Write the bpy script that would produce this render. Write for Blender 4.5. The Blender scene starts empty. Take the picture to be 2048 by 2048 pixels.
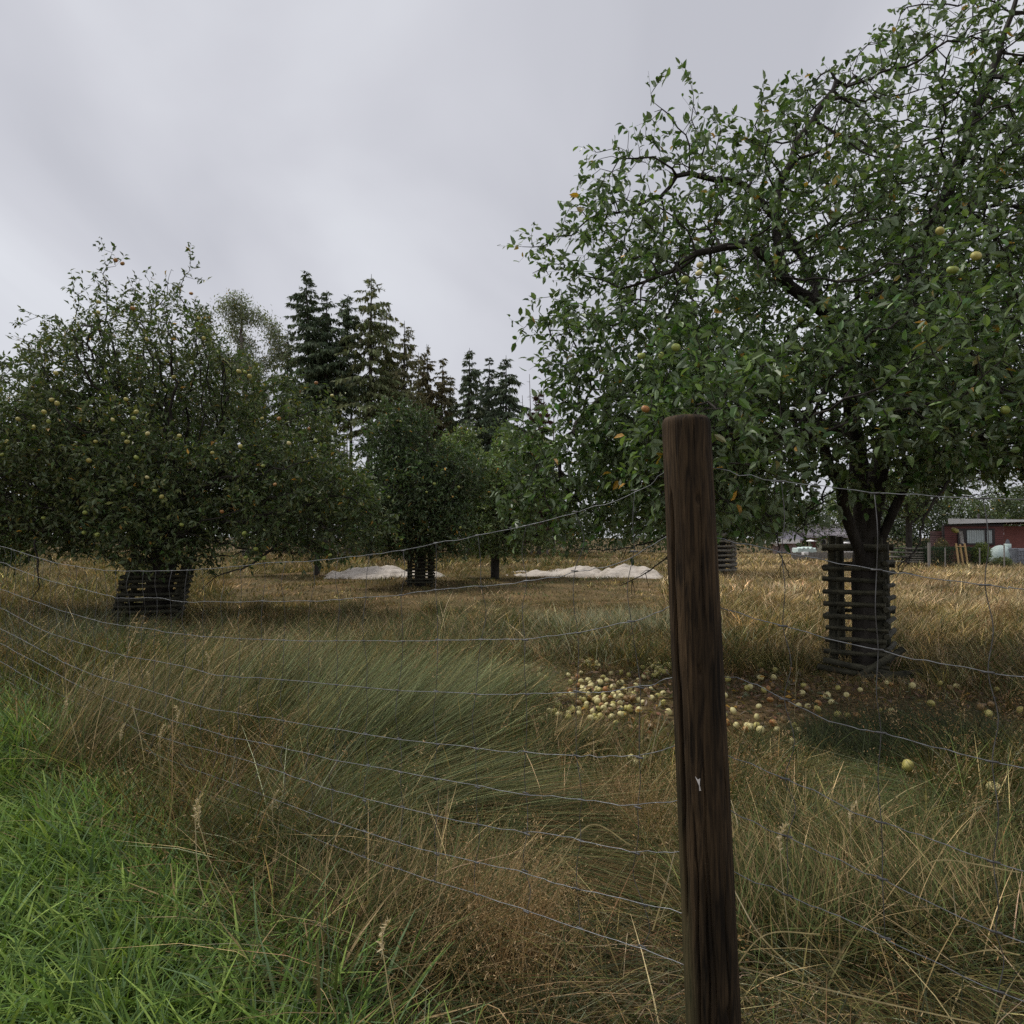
import bpy, math, random
import numpy as np
from mathutils import Vector

# ------------------------------------------------------------------ camera, world, sun, exposure
F = 1300.0            # focal length in pixels of the 2048 px wide photograph
H = 1.45              # eye height
PITCH = math.radians(2.25)
S = bpy.context.scene
C = S.collection
cam_d = bpy.data.cameras.new('camera')
cam_d.sensor_width = 36; cam_d.lens = F/2048*36
cam_d.clip_start = 0.05; cam_d.clip_end = 3000
cam = bpy.data.objects.new('camera', cam_d); C.objects.link(cam)
cam.location = (0, 0, H); cam.rotation_euler = (math.pi/2+PITCH, 0, 0)
S.camera = cam

SUN_EL, SUN_AZ = math.radians(60), math.radians(-62)   # azimuth from +Y clockwise
w = bpy.data.worlds.new('World'); S.world = w; w.use_nodes = True
nt = w.node_tree; nt.nodes.clear()
def N(nt, t, **kw):
    n = nt.nodes.new(t)
    for k, v in kw.items(): setattr(n, k, v)
    return n
out = N(nt, 'ShaderNodeOutputWorld')
bg1 = N(nt, 'ShaderNodeBackground'); bg2 = N(nt, 'ShaderNodeBackground'); mx = N(nt, 'ShaderNodeMixShader')
sky = N(nt, 'ShaderNodeTexSky', sky_type='NISHITA'); sky.sun_disc = False
sky.sun_elevation = SUN_EL; sky.sun_rotation = SUN_AZ
bg1.inputs[1].default_value = 0.08
nt.links.new(sky.outputs[0], bg1.inputs[0])
tc = N(nt, 'ShaderNodeTexCoord'); sep = N(nt, 'ShaderNodeSeparateXYZ')
nt.links.new(tc.outputs['Generated'], sep.inputs[0])
ad = N(nt, 'ShaderNodeMath', operation='ADD'); ad.inputs[1].default_value = 0.22
mxz = N(nt, 'ShaderNodeMath', operation='MAXIMUM'); mxz.inputs[1].default_value = 0.0
nt.links.new(sep.outputs[2], mxz.inputs[0]); nt.links.new(mxz.outputs[0], ad.inputs[0])
dx = N(nt, 'ShaderNodeMath', operation='DIVIDE'); dy = N(nt, 'ShaderNodeMath', operation='DIVIDE')
nt.links.new(sep.outputs[0], dx.inputs[0]); nt.links.new(ad.outputs[0], dx.inputs[1])
nt.links.new(sep.outputs[1], dy.inputs[0]); nt.links.new(ad.outputs[0], dy.inputs[1])
cmb = N(nt, 'ShaderNodeCombineXYZ')
nt.links.new(dx.outputs[0], cmb.inputs[0]); nt.links.new(dy.outputs[0], cmb.inputs[1])
mp = N(nt, 'ShaderNodeMapping'); mp.inputs['Rotation'].default_value = (0, 0, 0.5)
mp.inputs['Scale'].default_value = (1.0, 0.55, 1); mp.inputs['Location'].default_value = (0.7, 0.3, 0)
nt.links.new(cmb.outputs[0], mp.inputs[0])
no = N(nt, 'ShaderNodeTexNoise'); no.inputs['Scale'].default_value = 1.5; no.inputs['Detail'].default_value = 5
no.inputs['Roughness'].default_value = 0.42; no.inputs['Distortion'].default_value = 0.5
nt.links.new(mp.outputs[0], no.inputs['Vector'])
cr = N(nt, 'ShaderNodeValToRGB')
cr.color_ramp.elements[0].position = 0.36; cr.color_ramp.elements[0].color = (0.50, 0.505, 0.55, 1)
cr.color_ramp.elements[1].position = 0.66; cr.color_ramp.elements[1].color = (0.71, 0.725, 0.765, 1)
e = cr.color_ramp.elements.new(0.5); e.color = (0.595, 0.60, 0.645, 1)
nt.links.new(no.outputs[0], cr.inputs[0])
nt.links.new(cr.outputs[0], bg2.inputs[0]); bg2.inputs[1].default_value = 1.0
mx.inputs[0].default_value = 0.93
nt.links.new(bg1.outputs[0], mx.inputs[1]); nt.links.new(bg2.outputs[0], mx.inputs[2])
nt.links.new(mx.outputs[0], out.inputs[0])

sd = bpy.data.lights.new('sun', 'SUN'); sd.energy = 2.3; sd.angle = math.radians(16); sd.color = (1, 0.96, 0.9)
so = bpy.data.objects.new('sun', sd); C.objects.link(so)
sv = Vector((math.sin(SUN_AZ)*math.cos(SUN_EL), math.cos(SUN_AZ)*math.cos(SUN_EL), math.sin(SUN_EL)))
so.rotation_euler = sv.to_track_quat('Z', 'Y').to_euler(); so.location = sv*50
S.view_settings.view_transform = 'Standard'; S.view_settings.look = 'None'
S.view_settings.exposure = 0.15; S.view_settings.gamma = 1.0
S.render.engine = 'CYCLES'
S.cycles.max_bounces = 3; S.cycles.diffuse_bounces = 1; S.cycles.glossy_bounces = 1
S.cycles.transmission_bounces = 2; S.cycles.transparent_max_bounces = 4
S.cycles.use_denoising = False

# ------------------------------------------------------------------ helpers
cp, sp_ = math.cos(PITCH), math.sin(PITCH)
def P(px, py, Y):
    """point at distance Y in front of the viewer that appears at (px, py)"""
    xc = (np.asarray(px, float)-1024)/F; yc = (1024-np.asarray(py, float))/F
    dxx = xc; dyy = cp - yc*sp_; dzz = sp_ + yc*cp
    k = np.asarray(Y, float)/dyy
    return np.stack([dxx*k, np.asarray(Y, float)+0*dxx, H+dzz*k], -1)
def proj(p):
    p = np.asarray(p, float); x, y, z = p[..., 0], p[..., 1], p[..., 2]-H
    d = y*cp+z*sp_; u = -y*sp_+z*cp
    return 1024+F*x/d, 1024-F*u/d
def G(px, py):
    """ground point under a pixel"""
    y = H*F/max(py-1075.0, 3.0)
    for _ in range(4):
        p = P(px, py, y); y *= (H - gz(p[0], p[1]))/max(H-p[2], 1e-3)
    p = P(px, py, y); return np.array([p[0], p[1], gz(p[0], p[1])])
def gz(x, y):
    x = np.asarray(x, float); y = np.asarray(y, float)
    near = np.clip((np.hypot(x, y)-1.0)/4.0, 0, 1)
    return near*(0.045*np.sin(x*0.9+1.3)*np.cos(y*0.7+0.4)+0.035*np.sin(x*0.31+y*0.43)+0.02*np.sin(2.1*x-1.7*y+2))

def tag(o, label=None, cat=None, group=None, kind=None):
    if label: o['label'] = label
    if cat: o['category'] = cat
    if group: o['group'] = group
    if kind: o['kind'] = kind
    return o
def empty(name, loc=(0, 0, 0)):
    o = bpy.data.objects.new(name, None); C.objects.link(o); o.location = tuple(float(v) for v in loc)
    o.empty_display_size = 0.2
    return o
def mesh_np(name, V, faces, mat, col=None, parent=None, smooth=False, origin=None):
    """faces: list of int arrays (n,k)"""
    V = np.asarray(V, np.float32).reshape(-1, 3)
    if parent is not None and origin is None: origin = np.array(parent.matrix_world.translation if False else parent_abs(parent))
    if origin is not None: V = V - np.asarray(origin, np.float32)
    me = bpy.data.meshes.new(name)
    me.vertices.add(len(V)); me.vertices.foreach_set('co', V.ravel())
    faces = [np.asarray(f, np.int32) for f in faces if len(f)]
    nl = sum(f.size for f in faces); nf = sum(len(f) for f in faces)
    me.loops.add(nl); me.polygons.add(nf)
    me.loops.foreach_set('vertex_index', np.concatenate([f.ravel() for f in faces]))
    sizes = np.concatenate([np.full(len(f), f.shape[1], np.int32) for f in faces])
    starts = np.concatenate([[0], np.cumsum(sizes)[:-1]]).astype(np.int32)
    me.polygons.foreach_set('loop_start', starts)
    me.polygons.foreach_set('use_smooth', np.full(nf, smooth))
    me.update(calc_edges=True)
    if col is not None:
        col = np.asarray(col, np.float32)
        if col.shape[1] == 3: col = np.concatenate([col, np.ones((len(col), 1), np.float32)], 1)
        a = me.color_attributes.new('Col', 'FLOAT_COLOR', 'POINT'); a.data.foreach_set('color', col.ravel())
    me.materials.append(mat)
    o = bpy.data.objects.new(name, me); C.objects.link(o)
    if parent is not None: o.parent = parent
    elif origin is not None: o.location = tuple(float(v) for v in origin)
    return o
def parent_abs(p):
    l = np.array(p.location)
    while p.parent is not None: p = p.parent; l = l+np.array(p.location)
    return l

class MB:
    """collects faces of one mesh"""
    def __init__(s): s.v = []; s.f = []; s.n = 0
    def add(s, V, F_):
        V = np.asarray(V, float).reshape(-1, 3)
        for f in F_: s.f.append([i+s.n for i in f])
        s.v.append(V); s.n += len(V); return s
    def box(s, c, size, rz=0.0, tilt=None):
        x, y, z = [v/2 for v in size]
        V = np.array([[a*x, b*y, d*z] for a in (-1, 1) for b in (-1, 1) for d in (-1, 1)], float)
        cs, sn = math.cos(rz), math.sin(rz)
        V = V @ np.array([[cs, sn, 0], [-sn, cs, 0], [0, 0, 1]])
        return s.add(V+np.asarray(c, float), [(0, 1, 3, 2), (4, 6, 7, 5), (0, 4, 5, 1), (2, 3, 7, 6), (0, 2, 6, 4), (1, 5, 7, 3)])
    def prism(s, pts2d, y0, y1):  # outline in xz, extruded in y
        n = len(pts2d)
        V = [(p[0], y0, p[1]) for p in pts2d]+[(p[0], y1, p[1]) for p in pts2d]
        Fs = [tuple(range(n)), tuple(range(2*n-1, n-1, -1))]+[(i, i+n, (i+1) % n+n, (i+1) % n) for i in range(n)]
        return s.add(V, Fs)
    def tube(s, pts, r, sides=8, caps=True, rough=0.0, seed=0):
        pts = np.asarray(pts, float); r = np.broadcast_to(np.asarray(r, float), (len(pts),))
        rg = np.random.default_rng(seed)
        t = np.gradient(pts, axis=0); t /= np.linalg.norm(t, axis=1)[:, None]+1e-9
        ref = np.array([0, 0, 1.0]) if abs(t[0][2]) < 0.9 else np.array([1.0, 0, 0])
        V = []; a = np.cross(t[0], ref); a /= np.linalg.norm(a)
        prof = 1+rough*rg.normal(size=sides)
        for i in range(len(pts)):
            a = a-t[i]*a.dot(t[i]); a /= np.linalg.norm(a)+1e-9
            b = np.cross(t[i], a)
            an = np.arange(sides)/sides*2*np.pi
            rr = r[i]*prof*(1+rough*0.4*rg.normal(size=sides))
            V.append(pts[i]+rr[:, None]*(np.cos(an)[:, None]*a+np.sin(an)[:, None]*b))
        Fs = []
        for i in range(len(pts)-1):
            for j in range(sides):
                k = (j+1) % sides
                Fs.append((i*sides+j, i*sides+k, (i+1)*sides+k, (i+1)*sides+j))
        if caps:
            Fs.append(tuple(range(sides-1, -1, -1))); Fs.append(tuple((len(pts)-1)*sides+j for j in range(sides)))
        return s.add(np.concatenate(V), Fs)
    def build(s, name, mat, parent=None, smooth=False, bevel=0.0):
        V = np.concatenate(s.v)
        if parent is not None: V = V-parent_abs(parent)
        me = bpy.data.meshes.new(name); me.from_pydata([tuple(v) for v in V], [], s.f); me.materials.append(mat)
        if smooth: me.polygons.foreach_set('use_smooth', np.ones(len(me.polygons), bool))
        me.update()
        o = bpy.data.objects.new(name, me); C.objects.link(o)
        if parent is not None: o.parent = parent
        if bevel:
            m = o.modifiers.new('bevel', 'BEVEL'); m.width = bevel; m.segments = 2; m.limit_method = 'ANGLE'
        return o

def catmull(pts, n=6):
    pts = np.asarray(pts, float); q = np.vstack([2*pts[0]-pts[1], pts, 2*pts[-1]-pts[-2]]); o = []
    for i in range(1, len(q)-2):
        for t in np.linspace(0, 1, n, endpoint=False):
            o.append(0.5*((2*q[i])+(-q[i-1]+q[i+1])*t+(2*q[i-1]-5*q[i]+4*q[i+1]-q[i+2])*t*t+(-q[i-1]+3*q[i]-3*q[i+1]+q[i+2])*t**3))
    o.append(pts[-1]); return np.array(o)

# smooth value noise on the ground plane
class VNoise:
    def __init__(s, seed): s.g = np.random.default_rng(seed).random((256, 256))
    def one(s, x, y):
        xi = np.floor(x).astype(int); yi = np.floor(y).astype(int); fx = x-xi; fy = y-yi
        fx = fx*fx*(3-2*fx); fy = fy*fy*(3-2*fy)
        g = s.g; a = g[xi % 256, yi % 256]; b = g[(xi+1) % 256, yi % 256]; c = g[xi % 256, (yi+1) % 256]; d = g[(xi+1) % 256, (yi+1) % 256]
        return (a*(1-fx)+b*fx)*(1-fy)+(c*(1-fx)+d*fx)*fy
    def __call__(s, x, y, scale, oct=2):
        v = 0; amp = 1; tot = 0
        for k in range(oct): v = v+amp*s.one(x/scale*(2**k)+17*k, y/scale*(2**k)+9*k); tot += amp; amp *= 0.5
        return v/tot
n1, n2, n3, n4 = VNoise(1), VNoise(2), VNoise(3), VNoise(4)

# ------------------------------------------------------------------ materials
def new_mat(name):
    m = bpy.data.materials.new(name); m.use_nodes = True; nt = m.node_tree; nt.nodes.clear()
    o = N(nt, 'ShaderNodeOutputMaterial'); return m, nt, o
def leaf_mat(name, under=None, rough=0.5, trans=0.3, spec=0.4, tint=(1.3, 1.5, 0.5)):
    m, nt, o = new_mat(name)
    a = N(nt, 'ShaderNodeAttribute', attribute_name='Col')
    pr = N(nt, 'ShaderNodeBsdfPrincipled'); pr.inputs['Roughness'].default_value = rough
    pr.inputs['Specular IOR Level'].default_value = spec
    colout = a.outputs['Color']
    if under:
        geo = N(nt, 'ShaderNodeNewGeometry'); mix = N(nt, 'ShaderNodeMix', data_type='RGBA')
        mlt = N(nt, 'ShaderNodeMath', operation='MULTIPLY'); mlt.inputs[1].default_value = 0.75
        nt.links.new(geo.outputs['Backfacing'], mlt.inputs[0]); nt.links.new(mlt.outputs[0], mix.inputs[0])
        nt.links.new(colout, mix.inputs[6]); mix.inputs[7].default_value = (*under, 1); colout = mix.outputs[2]
    nt.links.new(colout, pr.inputs['Base Color'])
    if trans:
        tr = N(nt, 'ShaderNodeBsdfTranslucent'); tm = N(nt, 'ShaderNodeMix', data_type='RGBA', blend_type='MULTIPLY')
        tm.inputs[0].default_value = 1.0; nt.links.new(a.outputs['Color'], tm.inputs[6]); tm.inputs[7].default_value = (*tint, 1)
        nt.links.new(tm.outputs[2], tr.inputs[0])
        ms = N(nt, 'ShaderNodeMixShader'); ms.inputs[0].default_value = trans
        nt.links.new(pr.outputs[0], ms.inputs[1]); nt.links.new(tr.outputs[0], ms.inputs[2]); nt.links.new(ms.outputs[0], o.inputs[0])
    else: nt.links.new(pr.outputs[0], o.inputs[0])
    return m
def noise_mat(name, c1, c2, scale=8, stretch=(1, 1, 1), rough=0.85, bump=0.3, bdist=0.01, c3=None, detail=6, spec=0.3, rot=(0, 0, 0), metal=0.0):
    m, nt, o = new_mat(name)
    tc = N(nt, 'ShaderNodeTexCoord'); mp = N(nt, 'ShaderNodeMapping'); mp.inputs['Scale'].default_value = stretch
    mp.inputs['Rotation'].default_value = rot
    nt.links.new(tc.outputs['Object'], mp.inputs[0])
    no = N(nt, 'ShaderNodeTexNoise'); no.inputs['Scale'].default_value = scale; no.inputs['Detail'].default_value = detail
    no.inputs['Roughness'].default_value = 0.6
    nt.links.new(mp.outputs[0], no.inputs['Vector'])
    cr = N(nt, 'ShaderNodeValToRGB'); el = cr.color_ramp.elements
    el[0].position = 0.32; el[0].color = (*c1, 1); el[1].position = 0.68; el[1].color = (*c2, 1)
    if c3: e = el.new(0.82); e.color = (*c3, 1)
    nt.links.new(no.outputs[0], cr.inputs[0])
    pr = N(nt, 'ShaderNodeBsdfPrincipled'); pr.inputs['Roughness'].default_value = rough; pr.inputs['Specular IOR Level'].default_value = spec
    pr.inputs['Metallic'].default_value = metal
    nt.links.new(cr.outputs[0], pr.inputs['Base Color'])
    if bump:
        bp = N(nt, 'ShaderNodeBump'); bp.inputs['Strength'].default_value = bump; bp.inputs['Distance'].default_value = bdist
        nt.links.new(no.outputs[0], bp.inputs['Height']); nt.links.new(bp.outputs[0], pr.inputs['Normal'])
    nt.links.new(pr.outputs[0], o.inputs[0]); return m

M = {}
M['apple_leaf'] = leaf_mat('apple_leaf', under=(0.24, 0.30, 0.19), rough=0.40, trans=0.22)
M['leaf'] = leaf_mat('tree_leaf', under=(0.17, 0.21, 0.12), rough=0.5, trans=0.2)
M['needle'] = leaf_mat('spruce_needles', rough=0.7, trans=0.18, spec=0.2, tint=(1.2, 1.2, 0.8))
M['grass'] = leaf_mat('grass_blades', rough=0.65, trans=0.22, spec=0.18, tint=(1.2, 1.2, 0.7))
M['bark'] = noise_mat('bark', (0.018, 0.015, 0.012), (0.055, 0.048, 0.04), 9, (1, 1, 0.25), 0.9, 0.6, 0.02)
M['bark_far'] = noise_mat('bark_far', (0.03, 0.026, 0.022), (0.07, 0.06, 0.05), 3, (1, 1, 0.3), 0.95, 0)
M['dead_wood'] = noise_mat('dead_wood', (0.10, 0.085, 0.075), (0.20, 0.17, 0.15), 4, (1, 1, 0.2), 0.9, 0)
M['guard'] = noise_mat('weathered_guard_wood', (0.022, 0.022, 0.015), (0.075, 0.07, 0.045), 12, (1, 1, 1), 0.85, 0.5, 0.01)
M['guard_end'] = noise_mat('cut_wood_end', (0.16, 0.14, 0.10), (0.30, 0.27, 0.20), 25, (1, 1, 1), 0.85, 0.2)
M['guard_far'] = noise_mat('grey_guard_wood', (0.12, 0.11, 0.09), (0.24, 0.22, 0.18), 10, (1, 1, 1), 0.9, 0.2)
M['wire'] = noise_mat('galvanised_wire', (0.13, 0.135, 0.14), (0.29, 0.30, 0.31), 60, (1, 1, 1), 0.45, 0, metal=0.6, spec=0.5)
M['stay'] = noise_mat('dull_wire', (0.06, 0.06, 0.06), (0.14, 0.14, 0.14), 60, (1, 1, 1), 0.6, 0, metal=0.3, spec=0.3)
M['sand'] = noise_mat('pale_sand', (0.40, 0.35, 0.29), (0.60, 0.54, 0.47), 3, (1, 1, 2.5), 0.95, 0.8, 0.12, detail=8)
M['feather'] = noise_mat('white_feather', (0.55, 0.53, 0.5), (0.75, 0.73, 0.7), 30, bump=0)

# ground
def ground_mat():
    m, nt, o = new_mat('ground_soil')
    tc = N(nt, 'ShaderNodeTexCoord')
    a = N(nt, 'ShaderNodeTexNoise'); a.inputs['Scale'].default_value = 0.6; a.inputs['Detail'].default_value = 8
    b = N(nt, 'ShaderNodeTexNoise'); b.inputs['Scale'].default_value = 18; b.inputs['Detail'].default_value = 6
    nt.links.new(tc.outputs['Object'], a.inputs['Vector']); nt.links.new(tc.outputs['Object'], b.inputs['Vector'])
    r1 = N(nt, 'ShaderNodeValToRGB'); e = r1.color_ramp.elements
    e[0].position = .35; e[0].color = (0.11, 0.095, 0.045, 1); e[1].position = .65; e[1].color = (0.22, 0.16, 0.085, 1)
    r2 = N(nt, 'ShaderNodeValToRGB'); e = r2.color_ramp.elements
    e[0].position = .35; e[0].color = (0.35, 0.33, 0.3, 1); e[1].position = .7; e[1].color = (1.2, 1.1, 1.0, 1)
    nt.links.new(a.outputs[0], r1.inputs[0]); nt.links.new(b.outputs[0], r2.inputs[0])
    mm = N(nt, 'ShaderNodeMix', data_type='RGBA', blend_type='MULTIPLY'); mm.inputs[0].default_value = 1
    nt.links.new(r1.outputs[0], mm.inputs[6]); nt.links.new(r2.outputs[0], mm.inputs[7])
    pr = N(nt, 'ShaderNodeBsdfPrincipled'); pr.inputs['Roughness'].default_value = 0.95; pr.inputs['Specular IOR Level'].default_value = 0.1
    nt.links.new(mm.outputs[2], pr.inputs['Base Color'])
    bp = N(nt, 'ShaderNodeBump'); bp.inputs['Strength'].default_value = 0.8; bp.inputs['Distance'].default_value = 0.03
    nt.links.new(b.outputs[0], bp.inputs['Height']); nt.links.new(bp.outputs[0], pr.inputs['Normal'])
    nt.links.new(pr.outputs[0], o.inputs[0]); return m
M['ground'] = ground_mat()
t = np.linspace(-1, 1, 241); xs = np.sinh(t*5.2)/np.sinh(5.2)*900
t2 = np.linspace(-0.55, 1, 261); ys = np.sinh(t2*5.2)/np.sinh(5.2)*1500
X, Yg = np.meshgrid(xs, ys, indexing='ij')
V = np.stack([X, Yg, gz(X, Yg)], -1).reshape(-1, 3)
ni, nj = X.shape; idx = np.arange(ni*nj).reshape(ni, nj)
Q = np.stack([idx[:-1, :-1], idx[1:, :-1], idx[1:, 1:], idx[:-1, 1:]], -1).reshape(-1, 4)
g = mesh_np('ground', V, [Q], M['ground'], smooth=True); g['kind'] = 'structure'

# ------------------------------------------------------------------ instanced templates (one mesh)
def stamp(tv, faces_t, O, A, B, Cc, sc):
    """tv (nv,3) in the (A,B,C) frame; returns V, faces"""
    tv = np.asarray(tv, np.float32); n = len(O)
    sc = np.asarray(sc, np.float32)
    if sc.ndim == 1: sc = sc[:, None]*np.ones(3, np.float32)
    V = (O[:, None, :]+tv[None, :, 0:1]*sc[:, None, 0:1]*A[:, None, :]+tv[None, :, 1:2]*sc[:, None, 1:2]*B[:, None, :]+tv[None, :, 2:3]*sc[:, None, 2:3]*Cc[:, None, :])
    off = (np.arange(n)*len(tv))[:, None, None]
    Fs = [(np.asarray(f, np.int64)[None]+off).reshape(-1, np.asarray(f).shape[1]) for f in faces_t]
    return V.reshape(-1, 3).astype(np.float32), Fs
def norm(v): return v/(np.linalg.norm(v, axis=-1, keepdims=True)+1e-9)
LEAF8 = (np.array([[0, 0, 0], [.18, 0, -.02], [.6, 0, -.06], [1, 0, -.16], [.28, .42, .10], [.68, .36, .04], [.28, -.42, .10], [.68, -.36, .04]]),
         [[(0, 1, 4), (2, 3, 5), (0, 6, 1), (2, 7, 3)], [(1, 2, 5, 4), (1, 6, 7, 2)]])
LEAF5 = (np.array([[0, 0, 0], [.5, 0, -.05], [1, 0, -.12], [.45, .4, .08], [.45, -.4, .08]]),
         [[(0, 1, 3), (1, 2, 3), (0, 4, 1), (1, 4, 2)]])

def leaves(pos, axis, normal, size, rng, template=LEAF8, width=0.54):
    A = norm(axis); nrm = norm(normal-A*np.sum(A*normal, 1, keepdims=True)); B = np.cross(nrm, A)
    s = size*rng.uniform(0.5, 1.3, len(pos))
    sc = np.stack([s, s*width*rng.uniform(.8, 1.2, len(pos)), s*rng.uniform(0.3, 1.6, len(pos))], 1)
    return stamp(template[0], template[1], pos.astype(np.float32), A.astype(np.float32), B.astype(np.float32), nrm.astype(np.float32), sc)
def leaf_cols(n, nv, rng, base, var=0.3, yellow=0.012, alt=None, altp=0.0, ycol=(0.45, 0.25, 0.04)):
    c = np.array(base)[None]*np.exp(rng.normal(0, var, (n, 1)))*np.exp(rng.normal(0, 0.08, (n, 3)))
    if alt is not None:
        m = rng.random(n) < altp; c[m] = np.array(alt)[None]*np.exp(rng.normal(0, var, (m.sum(), 1)))
    y = rng.random(n) < yellow; c[y] = np.array(ycol)[None]*np.exp(rng.normal(0, .25, (y.sum(), 1)))
    return np.repeat(c, nv, 0)

# ------------------------------------------------------------------ tree growing
def colonize(att, start_pts, step, di, dk, rng, iters=140, jitter=0.25, up=0.0, cap=40000, limbs=()):
    pos = [np.array(p, float) for p in start_pts]; par = [-1]+list(range(len(start_pts)-1))
    for (frm, pl) in limbs:      # hand-laid main limbs, each starting at the node nearest its first point
        pl = catmull(np.array(pl), 6); k = int(np.linalg.norm(np.array(pos)-pl[0], axis=1).argmin()); acc = 0
        for i in range(1, len(pl)):
            acc += np.linalg.norm(pl[i]-pl[i-1])
            if acc > step*1.1: pos.append(pl[i]+rng.normal(0, step*.12, 3)); par.append(k); k = len(pos)-1; acc = 0
    att = att.copy(); nd = np.full(len(att), 1e9); ni_ = np.zeros(len(att), int)
    new = list(range(len(pos)))
    for it in range(iters):
        Pn = np.array([pos[i] for i in new])
        for s in range(0, len(new), 256):
            d = np.linalg.norm(att[:, None]-Pn[None, s:s+256], axis=2); j = d.argmin(1); dm = d[np.arange(len(att)), j]
            b = dm < nd; nd[b] = dm[b]; ni_[b] = np.array(new)[s+j[b]]
        keep = nd > dk; att = att[keep]; nd = nd[keep]; ni_ = ni_[keep]
        if len(att) == 0 or len(pos) > cap: break
        act = nd < di
        if not act.any():
            act = nd <= nd.min()+step*2
        u, inv = np.unique(ni_[act], return_inverse=True)
        Pu = np.array([pos[i] for i in u]); D = np.zeros((len(u), 3))
        dv = norm(att[act]-Pu[inv]); np.add.at(D, inv, dv)
        D = norm(norm(D)+rng.normal(0, jitter, D.shape)+np.array([0, 0, up]))
        new = []
        for k in range(len(u)):
            pos.append(Pu[k]+D[k]*step*rng.uniform(.8, 1.2)); par.append(int(u[k])); new.append(len(pos)-1)
    return np.array(pos), np.array(par)
def radii(pos, par, tip, trunk, p=2.3):
    n = len(pos); acc = np.zeros(n); r = np.zeros(n)
    for i in range(n-1, -1, -1):
        r[i] = max(tip, acc[i]**(1/p) if acc[i] > 0 else tip)
        if par[i] >= 0: acc[par[i]] += r[i]**p
    return tip+(r-tip)*(trunk-tip)/max(r[0]-tip, 1e-6)
def edge_tubes(pos, par, r, mask, sides):
    ch = np.where(mask & (par >= 0))[0]; a = pos[par[ch]]; b = pos[ch]
    rp = np.minimum(r[par[ch]], r[ch]*1.5)
    pp = par[par[ch]]; ppos = np.where((pp >= 0)[:, None], pos[pp], a-(b-a))
    ta = norm((b-a)+(a-ppos)); tb = norm(b-a)
    def ring(c, t, rad):
        ref = np.where(np.abs(t[:, 2:3]) < 0.9, np.array([[0, 0, 1.0]]), np.array([[1.0, 0, 0]]))
        u = norm(np.cross(t, ref)); v = np.cross(t, u); an = np.arange(sides)/sides*2*np.pi
        return c[:, None]+rad[:, None, None]*(np.cos(an)[None, :, None]*u[:, None]+np.sin(an)[None, :, None]*v[:, None])
    V = np.concatenate([ring(a, tb, rp), ring(b+tb*r[ch][:, None]*0.3, tb, r[ch])], 1).reshape(-1, 3)
    j = np.arange(sides); k = (j+1) % sides
    q = np.stack([j, k, k+sides, j+sides], 1)
    return V, (q[None]+(np.arange(len(ch))*2*sides)[:, None, None]).reshape(-1, 4)
def lobes_sample(lobes, dens, rng):
    pts = []
    for l in lobes:
        c = P(l[0], l[1], l[2]); r = l[3]; fz = l[4] if len(l) > 4 else 1.0; dm = l[5] if len(l) > 5 else 1.0
        n = max(5, int(dens*dm*4.19*r**3*fz))
        d = rng.normal(size=(n, 3)); d = norm(d)*(rng.random((n, 1))**(1/2.4)); d[:, 2] *= fz
        pts.append(c+d*r)
    return np.concatenate(pts)

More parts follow.
